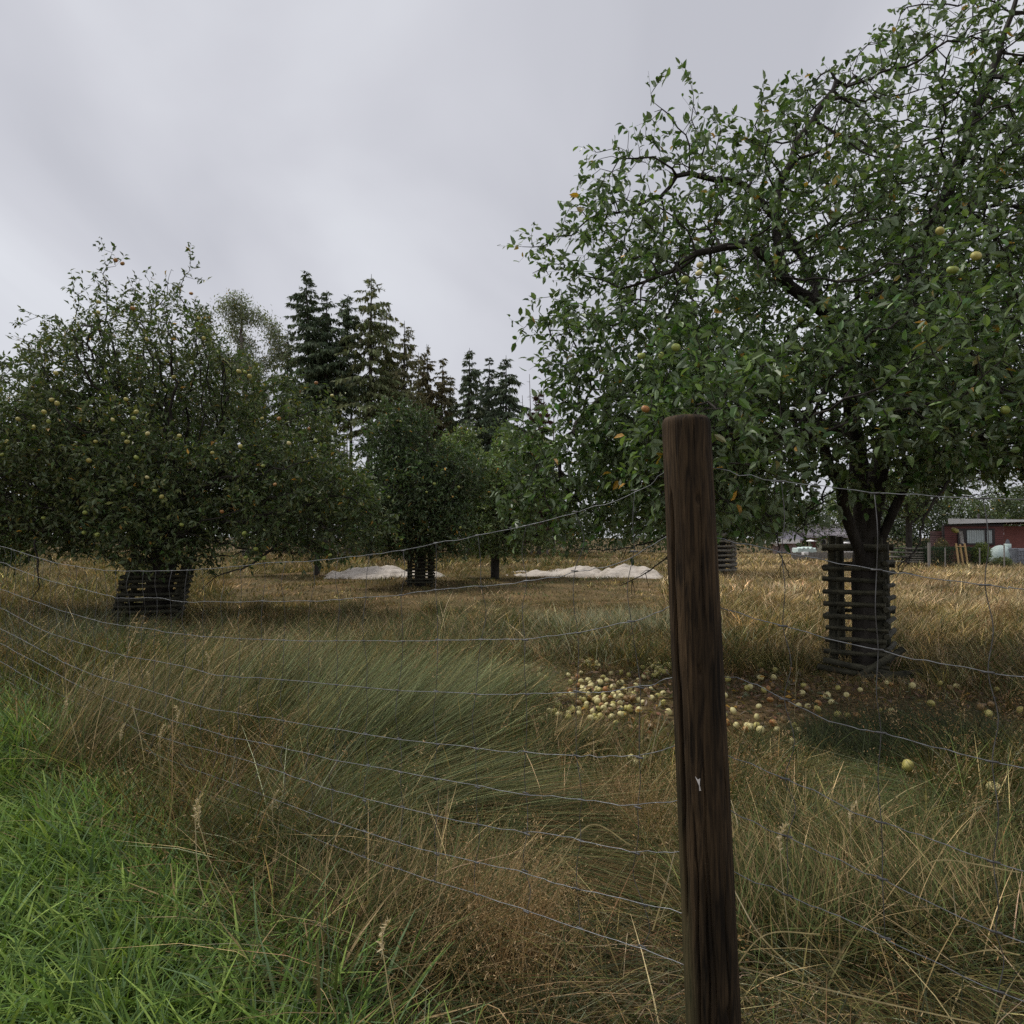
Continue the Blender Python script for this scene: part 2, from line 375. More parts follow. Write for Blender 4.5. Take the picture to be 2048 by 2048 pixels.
def holes(a, frac, scale=.55):
    x, y, z = a[:, 0], a[:, 1], a[:, 2]
    v = .5*(n1(x+.35*z, y+.8*z, scale)+n2(z-.2*x, x-.3*y, scale)); return v > np.interp(frac, [0, .1, .3, .5, .7, 1], [1, .66, .57, .5, .43, 0])
def apple_tree(name, label, base, lobes, trunk_r, trunk_pts, rng, dens, step, di, dk, leaf, nleaf, base_col, alt, altp,
               twl=(0.1, 0.28), ntw=2, template=LEAF8, group=None, thr=0.012, tip=0.003, clear=None, wood=None, yellow=0.012, limbs=(), twkeep=None):
    root = empty(name, base); tag(root, label, 'tree', group)
    att = lobes_sample(lobes, dens, rng); att = att[att[:, 2] > 0.9+0*att[:, 2]]
    if clear is not None: att = att[clear(att)]
    pos, par = colonize(att, trunk_pts, step, di, dk, rng, limbs=limbs)
    r = radii(pos, par, tip, trunk_r)
    wm = wood or M['bark']
    big = r > 0.03
    V, Q = edge_tubes(pos, par, r, big, 10); mesh_np('trunk', V, [Q], wm, parent=root, smooth=True)
    # twigs
    tw = np.where(r < thr)[0]
    tdir = norm(pos-np.where((par >= 0)[:, None], pos[par], pos-[0, 0, 1]))
    rep = np.repeat(tw, ntw)
    if twkeep is not None: rep = rep[twkeep(pos[rep])]
    n = len(rep)
    cen = pos.mean(0)
    d = norm(tdir[rep]*0.8+norm(pos[rep]-cen)*0.35+rng.normal(0, 0.55, (n, 3)))
    L = rng.uniform(twl[0], twl[1], n)
    e0 = pos[rep]; e1 = e0+d*L[:, None]; e1[:, 2] -= 0.15*L*rng.random(n)
    V2, Q2 = edge_tubes(pos, par, r, (~big), 5)
    sid = 3; ref = norm(np.cross(d, rng.normal(size=(n, 3)))); ref2 = np.cross(d, ref); an = np.arange(3)/3*2*np.pi
    rr = max(tip*0.55, 0.0016)
    ringd = np.cos(an)[None, :, None]*ref[:, None]+np.sin(an)[None, :, None]*ref2[:, None]
    V3 = np.concatenate([e0[:, None]+ringd*rr, e1[:, None]+ringd*rr*0.7], 1).reshape(-1, 3)
    q = np.array([[0, 1, 4, 3], [1, 2, 5, 4], [2, 0, 3, 5]]); Q3 = (q[None]+(np.arange(n)*6)[:, None, None]).reshape(-1, 4)
    mesh_np('branches', np.concatenate([V2, V3]), [Q2, Q3+len(V2)], wm, parent=root)
    # leaves along the twigs
    ti = np.repeat(np.arange(n), nleaf); f = np.tile(np.arange(nleaf), n)/(nleaf-0.5)+rng.uniform(0, .2, n*nleaf)
    keep = rng.random(len(ti)) < 0.9; ti = ti[keep]; f = np.clip(f[keep], 0, 1.0)
    lp = e0[ti]+(e1-e0)[ti]*f[:, None]+rng.normal(0, 0.006, (len(ti), 3))
    ld = norm(d[ti]*0.5+rng.normal(0, 0.75, (len(ti), 3))+np.array([0, 0, -0.15]))
    ln = norm(np.array([0, 0, 1.0])+rng.normal(0, 0.65, (len(ti), 3)))
    V, Fs = leaves(lp, ld, ln, leaf, rng, template)
    # colour clumps: fresh and dull shoots
    cl = n1(lp[:, 0]+lp[:, 2]*.7, lp[:, 1]+lp[:, 2]*.4, 0.8)
    cols = leaf_cols(len(lp), 1, rng, base_col, 0.28, yellow, alt, altp)*(0.75+0.5*cl)[:, None]
    mesh_np('foliage', V, Fs, M['apple_leaf'] if template is LEAF8 else M['leaf'], np.repeat(cols, len(template[0]), 0), parent=root)
    print(name, 'nodes', len(pos), 'leaves', len(lp))
    return root, pos[tw], lp

# apples -----------------------------------------------------------
def apple_mesh(name, c1, c2, seg=14, rings=9, squash=0.86):
    V = []; Fs = []
    for i in range(rings+1):
        th = math.pi*i/rings; rr = math.sin(th)*(1+0.06*math.cos(th)); z = math.cos(th)*squash
        if i < 2: z -= 0.22*(1-i/2.0)**2+0.03
        if i > rings-2: z += 0.10*(1-(rings-i)/2.0)
        for j in range(seg):
            a = 2*math.pi*j/seg; V.append((rr*math.cos(a)*0.5, rr*math.sin(a)*0.5, z*0.5))
    for i in range(rings):
        for j in range(seg):
            k = (j+1) % seg; Fs.append((i*seg+j, (i+1)*seg+j, (i+1)*seg+k, i*seg+k))
    n = len(V)
    for k in range(4):
        a = k*math.pi/2; V.append((0.02*math.cos(a), 0.02*math.sin(a), 0.22)); V.append((0.03+0.02*math.cos(a), 0.02*math.sin(a), 0.58))
    for k in range(4):
        m = (k+1) % 4; Fs.append((n+2*k, n+2*m, n+2*m+1, n+2*k+1))
    me = bpy.data.meshes.new(name); me.from_pydata(V, [], Fs); me.polygons.foreach_set('use_smooth', np.ones(len(Fs), bool))
    m = noise_mat(name+'_skin', c1, c2, 2.2, (1, 1, 1), 0.45, 0.05, 0.01, spec=0.35)
    me.materials.append(m); me.update(); return me
AP = {'yellow': apple_mesh('yellow_apple', (0.34, 0.31, 0.07), (0.52, 0.45, 0.16)),
      'pale': apple_mesh('pale_apple', (0.52, 0.45, 0.17), (0.72, 0.64, 0.33)),
      'green': apple_mesh('green_apple', (0.20, 0.26, 0.05), (0.36, 0.38, 0.10)),
      'red': apple_mesh('red_apple', (0.30, 0.08, 0.03), (0.46, 0.30, 0.10)),
      'brown': apple_mesh('brown_apple', (0.12, 0.07, 0.03), (0.34, 0.22, 0.09))}
def apple(kind, loc, d, rng, name='apple', parent=None):
    o = bpy.data.objects.new(name, AP[kind]); C.objects.link(o)
    loc = np.asarray(loc, float)
    if parent is not None: loc = loc-parent_abs(parent); o.parent = parent
    o.location = tuple(loc); o.scale = (d, d, d*rng.uniform(.88, 1.05))
    o.rotation_euler = (rng.normal(0, .5), rng.normal(0, .5), rng.uniform(0, 6.28)) if parent is not None else tuple(rng.uniform(0, 6.28, 3))
    return o
def hang_apples(root, nodes, px_list, rng, d=0.068):
    x, y = proj(nodes)
    for (ax, ay, kind) in px_list:
        dd = np.hypot(x-ax, y-ay); c = np.where(dd < 30)[0]
        if len(c) == 0: c = dd.argsort()[:4]
        i = c[nodes[c, 1].argmin()]
        p = P(ax, ay, nodes[i, 1]-0.12)
        apple(kind, p, d*rng.uniform(.85, 1.12), rng, parent=root)

# ------------------------------------------------------------------ big apple tree on the right
rng = np.random.default_rng(11)
TB = G(1735, 1352)
tb = np.array([TB[0], TB[1], TB[2]])
trunk_pts = [tb+[0, 0, -0.1], tb+[0, 0, .25], tb+[.01, 0, .5], tb+[.02, .01, .8], tb+[.02, .02, 1.1], tb+[.04, .02, 1.4], tb+[.07, .0, 1.7], tb+[.12, 0, 1.95]]
YR = TB[1]
def LP(*q): return [P(a, b, YR+c) for a, b, c in q]
lobR = [(1850, 380, YR+.3, 1.9), (1560, 480, YR-.2, 1.45), (1380, 500, YR-.3, 1.05), (1300, 680, YR-.6, 1.0), (1480, 760, YR-1.0, 1.2),
        (1240, 860, YR-.4, .85), (1150, 960, YR, .7), (1160, 760, YR-.2, .5), (1110, 870, YR, .45), (1300, 980, YR-.5, .62, .75), (1480, 960, YR-1.2, .62, .8), (1600, 900, YR-1.3, .55), (1780, 740, YR-1.5, .95), (1700, 560, YR-1.0, 1.2),
        (2060, 650, YR-.8, 1.5), (2030, 300, YR-.4, 1.6), (1960, 820, YR-.9, .6), (1470, 320, YR-.2, .8), (1620, 270, YR-.2, .95), (1770, 170, YR, .9), (1900, 60, YR, 1.0), (2060, 20, YR+.2, 1.3),
        (1850, -150, YR+.3, 0.9), (2050, -200, YR+.3, 1.3), (1700, 620, YR+1.6, 1.2), (1950, 650, YR+1.6, 1.2), (1500, 750, YR+1.8, 1.3), (1600, 900, YR+1.5, .8, .6), (1300, 900, YR+1.2, .9),
        (1690, 930, YR-.8, .45), (1790, 890, YR-.9, .5), (1640, 970, YR-1.1, .4), (1860, 900, YR-1.0, .4), (1470, 860, YR-2.1, .75), (1560, 780, YR-1.9, .6), (1400, 800, YR-1.7, .6), (1860, 700, YR-2.3, .8), (1990, 600, YR-2.4, .7), (1960, 780, YR-2.2, .6), (1360, 930, YR-1.4, .5), (1230, 400, YR-.2, .5), (1180, 430, YR-.2, .4), (1200, 560, YR-.2, .65), (1150, 600, YR-.3, .4), (1130, 800, YR-.2, .5), (1100, 930, YR, .5), (1260, 300, YR-.2, .3), (1185, 300, YR-.2, .2), (1200, 340, YR-.2, .15), (1100, 490, YR-.1, .26), (1060, 500, YR-.1, .12), (1150, 470, YR, .3), (1045, 545, YR-.1, .1), (1090, 540, YR, .14),
        (1310, 240, YR-.2, .26), (1305, 180, YR-.2, .13), (1140, 640, YR-.3, .24), (1085, 655, YR-.3, .12), (1050, 665, YR-.3, .08), (1120, 700, YR-.2, .25), (1385, 250, YR-.2, .3), (1440, 210, YR-.2, .12),
        (1380, 150, YR-.2, .05, 1, 3), (1395, 128, YR-.2, .05, 1, 3), (1080, 760, YR-.2, .25), (1060, 1000, YR+.2, .35), (1180, 1060, YR, .35, .5), (1250, 1090, YR-.2, .2, .5), (1520, 1050, YR-.8, .35, .6), (2100, 850, YR-.5, .8),
        (1830, 950, YR-.4, .5, .5, .5), (1980, 900, YR-.2, .7, .5, .6)]
top_ = trunk_pts[-1]
def LP(*q): return [P(a, b, YR+c) for a, b, c in q]
limbsR = [(0, [trunk_pts[-3]]+LP((1700, 800, -.1), (1690, 690, -.3), (1640, 615, -.5), (1570, 560, -.7), (1500, 495, -.8), (1400, 505, -.9), (1340, 530, -1.0))),
          (0, [P(1570, 560, YR-.7)]+LP((1560, 500, -.6), (1555, 400, -.5), (1600, 280, -.4), (1680, 160, -.3))),
          (0, [trunk_pts[-2]]+LP((1790, 780, 0), (1800, 650, .1), (1850, 480, .2), (1930, 300, .2), (1990, 130, .1), (2040, -20, 0))),
          (0, [trunk_pts[-4]]+LP((1830, 930, -.3), (1920, 890, -1.0), (2030, 850, -1.6), (2130, 800, -1.9))),
          (0, [trunk_pts[-3]]+LP((1720, 880, .5), (1640, 850, 1.2), (1500, 800, 1.7))),
          (0, [trunk_pts[-4]]+LP((1650, 900, -.6), (1560, 870, -1.4), (1430, 880, -1.8), (1330, 960, -1.5))),
          (0, [P(1640, 615, YR-.5)]+LP((1620, 540, -.1), (1500, 380, .1), (1400, 350, -.1), (1340, 350, -.2))),
          (0, [P(1500, 800, YR+1.7)]+LP((1350, 760, 1.0), (1200, 800, .4), (1120, 900, 0)))]
def keepR(a):
    x, y = proj(a); p = np.interp(y, [0, 250, 550, 700, 830, 950], [.36, .40, .44, .66, 1.0, 1.0])*np.where(x < 1400, 1.2, 1)*np.where((x > 1540) & (x < 1780) & (y > 780), .6, 1)
    return rng.random(len(a)) < p
def clearR(a):
    x, y = proj(a)
    out = (y > 965) & (x > 1790) & (rng.random(len(a)) < 0.93)
    out |= (y > 1040) & (x > 1640) & (x < 1720)
    out |= holes(a, np.interp(y, [0, 350, 750, 950], [.60, .46, .36, .2])*np.where(x < 1400, .75, 1), .34)
    out |= (x > 1730) & (y < 330) & (rng.random(len(a)) < .25)
    sky_ = np.interp(x, [1000, 1060, 1100, 1150, 1180, 1250, 1310, 1400, 1500, 1600, 1700, 1780, 1850], [700, 560, 470, 400, 350, 320, 265, 230, 205, 175, 120, 40, -80])
    spur = (x < 1460) & (rng.random(len(a)) < 2)
    out |= (y < sky_) & (x > 1400)
    gap = (np.hypot((x-1700)/70, (y-560)/60) < 1) & (rng.random(len(a)) < .6)
    gap |= (np.hypot((x-1560)/100, (y-640)/45) < 1) & (rng.random(len(a)) < .75)
    gap |= (np.hypot((x-1700)/60, (y-900)/90) < 1) & (rng.random(len(a)) < .35)
    return ~(out | gap) & (a[:, 1] > 3.0)
RT, twR, lpR = apple_tree('apple_tree', 'large apple tree with glossy crown filling the upper right, trunk in a wooden guard',
    tb, lobR, 0.155, trunk_pts, rng, 170, 0.13, 1.4, 0.145, 0.092, 5, (0.062, 0.115, 0.026), (0.15, 0.21, 0.08), 0.36, ntw=3, limbs=limbsR, thr=0.0085, tip=0.0032, clear=clearR, twkeep=keepR, yellow=0.012)
hang_apples(RT, twR, [(1880, 462, 'yellow'), (1952, 512, 'yellow'), (1400, 530, 'pale'), (1398, 546, 'pale'), (1438, 541, 'green'), (1424, 388, 'green'),
    (1905, 540, 'green'), (1323, 712, 'green'), (1352, 695, 'green'), (1291, 818, 'red'), (1370, 560, 'green'), (1600, 640, 'green'), (1910, 1061, 'yellow'), (1283, 712, 'green'), (2010, 820, 'green')], rng, 0.072)

# ------------------------------------------------------------------ apple tree on the left
rng = np.random.default_rng(21)
LBp = G(305, 1256); YL = LBp[1]; lb = LBp
tl = [lb+[0, 0, -.1], lb+[.06, 0, .4], lb+[.12, 0, .8], lb+[.18, 0, 1.2], lb+[.22, 0, 1.6], lb+[.25, 0, 2.0]]
lobL = [(330, 860, YL, 2.0), (120, 900, YL, 1.55), (-20, 960, YL-.2, 1.3), (540, 880, YL-.3, 1.35), (610, 960, YL-.5, 1.1), (640, 840, YL, .55), (330, 1000, YL-1.0, 1.1), (120, 1040, YL-.6, .8, .8),
        (500, 1030, YL-.9, .85, .8), (640, 1060, YL-.8, .55), (740, 1050, YL-.6, .45), (700, 980, YL-.5, .5), (330, 710, YL, 1.0), (180, 720, YL, .75), (70, 680, YL, .35), (40, 660, YL, .15), (420, 680, YL, .7), (260, 620, YL, .45),
        (160, 600, YL, .25), (130, 570, YL, .15), (200, 560, YL, .15), (330, 600, YL, .35), (380, 560, YL, .1, 1, 2), (385, 510, YL, .12, 1, 2), (215, 500, YL, .12, 1, 2), (240, 530, YL, .12, 1, 2), (195, 488, YL, .06, 1, 3), (345, 540, YL, .12, 1, 2),
        (290, 570, YL, .2), (330, 900, YL+1.8, 1.9), (100, 950, YL+1.5, 1.5), (560, 930, YL+1.4, 1.2), (-120, 900, YL, 1.2), (470, 760, YL, .6), (560, 760, YL, .4), (30, 820, YL, .6)]
def clearL(a):
    x, y = proj(a)
    dense = np.interp(x, [-150, 0, 60, 130, 250, 330, 400, 450, 520, 600, 660, 700, 740], [760, 740, 700, 690, 655, 620, 650, 700, 745, 765, 790, 890, 975])
    core = y > dense; k = core & ~holes(a, np.interp(y, [700, 900], [.42, .25]), .7)
    spur = (~core) & (x < 425) & (rng.random(len(a)) < .6)
    return (k | spur) & (y < 1128)
LT, twL, lpL = apple_tree('apple_tree', 'full dark apple tree at the left hung with many yellow-green apples',
    lb, lobL, 0.20, tl, rng, 230, 0.14, 1.5, 0.14, 0.088, 6, (0.062, 0.098, 0.026), (0.13, 0.14, 0.04), 0.32, ntw=3, thr=0.0085, tip=0.0030, twkeep=lambda a: rng.random(len(a)) < np.interp(proj(a)[1], [480, 640, 800], [.5, .5, 1.0]), clear=clearL, template=LEAF5, yellow=0.015)
def cz(l): return [(x/2.76, 450+y/2.76, k) for x, y, k in l]
hang_apples(LT, twL, cz([(638, 195, 'red'), (676, 213, 'red'), (1055, 378, 'red'), (545, 425, 'yellow'), (543, 482, 'yellow'), (733, 460, 'red'), (1098, 513, 'yellow'), (810, 630, 'yellow'), (392, 710, 'green'),
    (922, 750, 'green'), (1125, 625, 'yellow'), (1060, 760, 'green'), (285, 965, 'yellow'), (315, 985, 'yellow'), (243, 1032, 'yellow'), (268, 1085, 'green'), (187, 1117, 'yellow'), (100, 1072, 'yellow'), (38, 1195, 'yellow'), (12, 1268, 'green'),
    (695, 962, 'yellow'), (752, 1032, 'yellow'), (738, 1066, 'green'), (622, 1075, 'pale'), (815, 1152, 'pale'), (528, 1195, 'yellow'), (702, 1197, 'yellow'), (680, 1155, 'green'), (990, 1163, 'yellow'), (1447, 1067, 'yellow'), (1540, 1070, 'red'),
    (1705, 1124, 'red'), (1327, 1222, 'yellow'), (1172, 1258, 'yellow'), (1745, 872, 'red'), (1378, 835, 'yellow'), (1318, 808, 'yellow'), (1352, 812, 'green'), (1833, 942, 'yellow'), (1452, 1330, 'green'), (1595, 1205, 'pale'), (1742, 1190, 'green'),
    (812, 1393, 'pale'), (855, 1467, 'green'), (893, 1500, 'yellow'), (1225, 1583, 'red'), (1003, 1655, 'green'), (470, 1588, 'green'), (463, 1698, 'green'), (538, 1710, 'green'), (1412, 1788, 'green'), (1357, 1835, 'green'), (1457, 1840, 'green'),
    (1348, 1702, 'green'), (125, 1808, 'green'), (240, 1617, 'green'), (752, 1284, 'green'), (490, 1300, 'yellow'), (915, 912, 'green'), (308, 818, 'yellow'), (1518, 1432, 'red'), (1822, 1822, 'green'), (960, 840, 'yellow'), (860, 880, 'green')]), rng, 0.064)

# ------------------------------------------------------------------ middle apple trees
rng = np.random.default_rng(31)
def mid_tree(label, gpx, gpy, lobes, seed, col, alt, trunk_r=.16, leaf=.1, dens=14, group='apple trees in the middle distance', hole=.3):
    rg = np.random.default_rng(seed); b = G(gpx, gpy); Y = b[1]
    lob = [(x, y, Y+dy, r)+tuple(q) for x, y, dy, r, *q in lobes]
    tp = [b+[0, 0, -.1], b+[0, 0, .5], b+[.02, 0, 1.0], b+[.03, 0, 1.5], b+[.05, 0, 2.0]]
    return apple_tree('apple_tree', label, b, lob, trunk_r, tp, rg, dens*6, 0.2, 2, 0.19, leaf, 7, col, alt, .35, twl=(.15, .42), ntw=3, template=LEAF5,
                      thr=.014, tip=.005, group=group, yellow=.02, clear=lambda a: (proj(a)[1] < 1126) & ~holes(a, hole, .9))
T2, tw2, _ = mid_tree('rounded dark apple tree in the middle, its guarded trunk before the sand mound', 840, 1172,
    [(825, 1000, 0, 1.7), (790, 880, 0, .9), (800, 840, 0, .5), (845, 850, 0, .5), (770, 815, 0, .2), (800, 805, 0, .25), (740, 880, 0, .35), (735, 1010, 0, .9), (900, 960, 0, 1.0), (890, 1050, -.5, .9), (740, 1060, -.5, .7), (820, 920, 0, 1.0), (820, 1000, 1.5, 1.4), (780, 800, 0, .12)], 5,
    (0.042, 0.075, 0.022), (0.07, 0.11, 0.035), leaf=.13, dens=24, hole=.04)
hang_apples(T2, tw2, [(x/2.972+500, y/2.972+520, 'green') for x, y in [(825, 1410), (1050, 1380), (1098, 1070), (895, 960), (1240, 1350), (1095, 1330), (900, 1660), (1250, 1590)]], rng, .08)
T3, tw3, _ = mid_tree('lighter green apple tree just right of the middle apple tree, its foliage paler', 990, 1158,
    [(1000, 960, 0, 1.7), (930, 900, 0, .9), (960, 870, 0, .5), (1050, 930, 0, 1.1), (1090, 1010, 0, 1.2), (1000, 1050, -.5, 1.3), (930, 1010, 0, 1.1), (1100, 1060, 0, .8), (940, 860, 0, .2), (1020, 880, 0, .5)], 6,
    (0.13, 0.185, 0.065), (0.19, 0.23, 0.085), leaf=.15, dens=15, hole=.12)
T4, _, _ = mid_tree('small distant apple tree whose pale grey guard shows just right of the fence post', 1442, 1146,
    [(1440, 960, 0, 1.9), (1400, 1020, 0, 1.3), (1490, 1000, 0, 1.4), (1540, 1030, 0, 1.0), (1350, 1040, 0, 1.0)], 7,
    (0.08, 0.125, 0.045), (0.12, 0.16, 0.055), leaf=.14, dens=9)
T5, _, _ = mid_tree('distant apple tree behind the large tree, near the red cabin', 1818, 1128,
    [(1790, 985, 0, 1.5), (1730, 975, 0, 1.2), (1850, 960, 0, 1.5), (1900, 930, 0, 1.3), (1960, 925, 0, 1.4), (1700, 1010, 0, 1.0), (1830, 1020, 0, .8), (2040, 900, 0, 1.5)], 8,
    (0.09, 0.14, 0.04), (0.15, 0.18, 0.05), leaf=.15, dens=8)
T6, _, _ = mid_tree('small apple tree behind the left tree, its bare stem showing under the drooping branches', 634, 1150,
    [(600, 1010, 0, 1.6), (540, 1040, 0, 1.3), (660, 1030, 0, 1.2)], 9, (0.05, 0.08, 0.03), (0.08, 0.1, 0.03), leaf=.14, dens=9, trunk_r=.1)

def bare(root, pts, r0, seed, k=5):
    rg = np.random.default_rng(seed); c = catmull(np.array(pts), 7); c[1:-1] += rg.normal(0, .006, (len(c)-2, 3)); mb = MB().tube(c, np.linspace(r0, .003, len(c)), 6)
    for i in rg.integers(3, len(c)-1, k):
        d = norm(c[i]-c[i-1]+rg.normal(0, .06, 3)); mb.tube([c[i], c[i]+d*rg.uniform(.04, .14)+[0, 0, -.02], c[i]+d*rg.uniform(.15, .25)+rg.normal(0, .04, 3)], [.004, .003, .002], 4)
    mb.build('bare_branch', M['bark'], root)
bare(RT, LP((1440, 1010, -.6), (1370, 1080, -.6), (1300, 1140, -.5), (1240, 1172, -.5)), .014, 1, 8)
bare(RT, LP((1400, 1040, -.6), (1300, 1085, -.6), (1220, 1100, -.5), (1140, 1098, -.4)), .012, 2, 8)
bare(RT, LP((1520, 1000, -1.4), (1550, 1060, -1.5), (1562, 1110, -1.5), (1583, 1158, -1.5)), .010, 3, 5)
bare(RT, LP((1900, 960, -1.2), (1850, 1030, -1.3), (1835, 1095, -1.4), (1795, 1135, -1.5), (1835, 1150, -1.6)), .013, 4, 9)
bare(RT, LP((1800, 920, -.2), (1860, 960, -.4), (1920, 990, -.6), (2000, 985, -.8)), .02, 5, 9)
bare(RT, LP((1700, 960, -.5), (1640, 1000, -.6), (1600, 1040, -.7), (1650, 1075, -.7)), .012, 6, 7)
bare(LT, [P(560, 1085, YL-1.0), P(500, 1130, YL-1.1), P(440, 1150, YL-1.2), P(395, 1186, YL-1.3)], .02, 7, 6)
bare(LT, [P(70, 1080, YL-1.0), P(76, 1140, YL-1.1), P(76, 1180, YL-1.1), P(52, 1205, YL-1.2)], .014, 8, 5)

# ------------------------------------------------------------------ wooden tree guards
def guard(label, c, half, height, n_rail, rot, rng, matp, nback=3, side=(1, 1, 1, 1), lean=(0, 0), group='wooden guards around the apple trunks', loose=False, pr=.045, rr=.028, top=True):
    root = empty('tree_guard', c); tag(root, label, 'tree guard', group)
    cs, sn = math.cos(rot), math.sin(rot)
    cor = []
    for a, b in ((-1, -1), (1, -1), (1, 1), (-1, 1)):
        x, y = a*half, b*half; cor.append(np.array([x*cs-y*sn, x*sn+y*cs, 0]))
    def at(k, z): return np.asarray(c)+cor[k]+np.array([lean[0]*z, lean[1]*z, z])
    for k in range(4):
        MB().tube([at(k, -.15), at(k, height*.5), at(k, height+rng.uniform(-.03, .06))], [pr, pr*.96, pr*.92], 10, rough=.05, seed=k).build('post', matp, root, smooth=False)
    for s in range(4):
        a, b = s, (s+1) % 4
        nr_ = nback if s >= 2 else n_rail
        for i in range(nr_):
            z = .12+(height-.42)*i/(nr_-1)+rng.uniform(-.012, .012)
            if s == 1: z += (height-.42)/(n_rail-1)*.5
            p0, p1 = at(a, z+rng.uniform(-.012, .012)), at(b, z+rng.uniform(-.012, .012)); d = norm(p1-p0)
            o = np.cross(d, [0, 0, 1])*(pr+rr*.8)
            MB().tube([p0-d*rng.uniform(.06, .09)+o, (p0+p1)/2+o+rng.normal(0, .004, 3), p1+d*rng.uniform(.06, .09)+o], rr*rng.uniform(.9, 1.12), 8, rough=.05, seed=i+10*s).build('rail', matp, root)
    if top:
        for s in (0, 2):
            p0, p1 = at(s, height-.08), at((s+1) % 4, height-.08); d = norm(p1-p0); o = np.cross(d, [0, 0, 1])*(pr+.03)
            MB().tube([p0-d*.08+o, p1+d*.1+o], pr*.9, 10, rough=.05).build('top_rail', matp, root)
    if loose:
        for (a0, a1) in (((-.62, -.42, .22), (.30, -.52, .03)), ((-.66, -.36, .14), (.22, -.60, -.0)), ((-.30, -.50, .06), (.22, -.45, .34)), ((-.3, -.55, .05), (.42, -.46, .1))):
            MB().tube([np.asarray(c)+a0, np.asarray(c)+a1], .032, 9, rough=.06).build('loose_rail', matp, root)
    return root
rng = np.random.default_rng(41)
GB = G(1722, 1345)
guard('tall dark round-pole guard around the large apple trunk on the right', GB+[.0, 0, 0], .235, 1.50, 9, math.radians(-37), rng, M['guard'], loose=True)
guard('dark guard of stacked poles around the left apple trunk, leaning and widening at its foot', lb+[-.10, 0, 0], .37, 1.15, 9, math.radians(20), rng, M['guard'], lean=(.22, 0), nback=8)
B2 = G(840, 1172); guard('small dark guard around the middle apple trunk in front of the sand', B2, .3, 1.1, 8, math.radians(15), rng, M['guard'])
B4 = G(1438, 1146); guard('pale grey wooden guard with wide gaps just right of the fence post', B4, .38, 1.55, 7, math.radians(8), rng, M['guard_far'], pr=.08, rr=.045)
B5 = G(1818, 1128); guard('distant guard with dark horizontal rails in front of the hedge', B5, .55, .9, 5, math.radians(5), rng, M['guard_far'], pr=.05, rr=.04)

# ------------------------------------------------------------------ fence post in the foreground
def post_mat():
    m, nt, o = new_mat('fence_post_wood')
    tc = N(nt, 'ShaderNodeTexCoord'); L = nt.links.new
    mp = N(nt, 'ShaderNodeMapping'); mp.inputs['Scale'].default_value = (1, 1, .07); L(tc.outputs['Object'], mp.inputs[0])
    n_ = N(nt, 'ShaderNodeTexNoise'); n_.inputs['Scale'].default_value = 95; n_.inputs['Detail'].default_value = 9; n_.inputs['Distortion'].default_value = 1.4; L(mp.outputs[0], n_.inputs['Vector'])
    b_ = N(nt, 'ShaderNodeTexNoise'); b_.inputs['Scale'].default_value = 7; b_.inputs['Detail'].default_value = 3
    mp2 = N(nt, 'ShaderNodeMapping'); mp2.inputs['Scale'].default_value = (1.6, 1.6, .35); L(tc.outputs['Object'], mp2.inputs[0]); L(mp2.outputs[0], b_.inputs['Vector'])
    r1 = N(nt, 'ShaderNodeValToRGB'); e = r1.color_ramp.elements
    e[0].position = .35; e[0].color = (.015, .011, .007, 1); e[1].position = .72; e[1].color = (.085, .060, .034, 1)
    L(n_.outputs[0], r1.inputs[0])
    r2 = N(nt, 'ShaderNodeValToRGB'); e = r2.color_ramp.elements
    e[0].position = .38; e[0].color = (.45, .42, .38, 1); e[1].position = .62; e[1].color = (1.15, 1.05, .95, 1)
    L(b_.outputs[0], r2.inputs[0])
    mm = N(nt, 'ShaderNodeMix', data_type='RGBA', blend_type='MULTIPLY'); mm.inputs[0].default_value = 1; L(r1.outputs[0], mm.inputs[6]); L(r2.outputs[0], mm.inputs[7])
    # green algae on the left flank, fading in patches
    sx = N(nt, 'ShaderNodeSeparateXYZ'); L(tc.outputs['Object'], sx.inputs[0])
    za = N(nt, 'ShaderNodeMath', operation='MULTIPLY_ADD'); za.inputs[1].default_value = .0605; L(sx.outputs[2], za.inputs[0]); L(sx.outputs[0], za.inputs[2])
    mr = N(nt, 'ShaderNodeMapRange'); mr.inputs[1].default_value = -.030; mr.inputs[2].default_value = -.062; L(za.outputs[0], mr.inputs[0])
    ml = N(nt, 'ShaderNodeMath', operation='MULTIPLY'); L(mr.outputs[0], ml.inputs[0]); L(b_.outputs[0], ml.inputs[1])
    mg = N(nt, 'ShaderNodeMix', data_type='RGBA'); L(ml.outputs[0], mg.inputs[0]); L(mm.outputs[2], mg.inputs[6]); mg.inputs[7].default_value = (.075, .080, .03, 1)
    pr = N(nt, 'ShaderNodeBsdfPrincipled'); pr.inputs['Roughness'].default_value = .85; pr.inputs['Specular IOR Level'].default_value = .2
    L(mg.outputs[2], pr.inputs['Base Color'])
    bp = N(nt, 'ShaderNodeBump'); bp.inputs['Strength'].default_value = .7; bp.inputs['Distance'].default_value = .004; L(n_.outputs[0], bp.inputs['Height']); L(bp.outputs[0], pr.inputs['Normal'])
    L(pr.outputs[0], o.inputs[0]); return m
M['post'] = post_mat()
PY = 1.55
ptop = P(1372, 838, PY); pbot_x = P(1427, 2048, PY)
ztop = ptop[2]; zb = pbot_x[2]; slope = (pbot_x[0]-ptop[0])/(ztop-zb)
pbase = np.array([ptop[0]+slope*(ztop-0), PY, 0.0])
post = empty('fence_post', pbase); tag(post, 'round brown wooden fence post with a long split, standing in the foreground', 'fence post')
Vp = []; Fp = []; seg = 220; levels = np.concatenate([np.linspace(-.3, ztop-.012, 190), [ztop-.005, ztop+.003, ztop+.004]])
rg = np.random.default_rng(3)
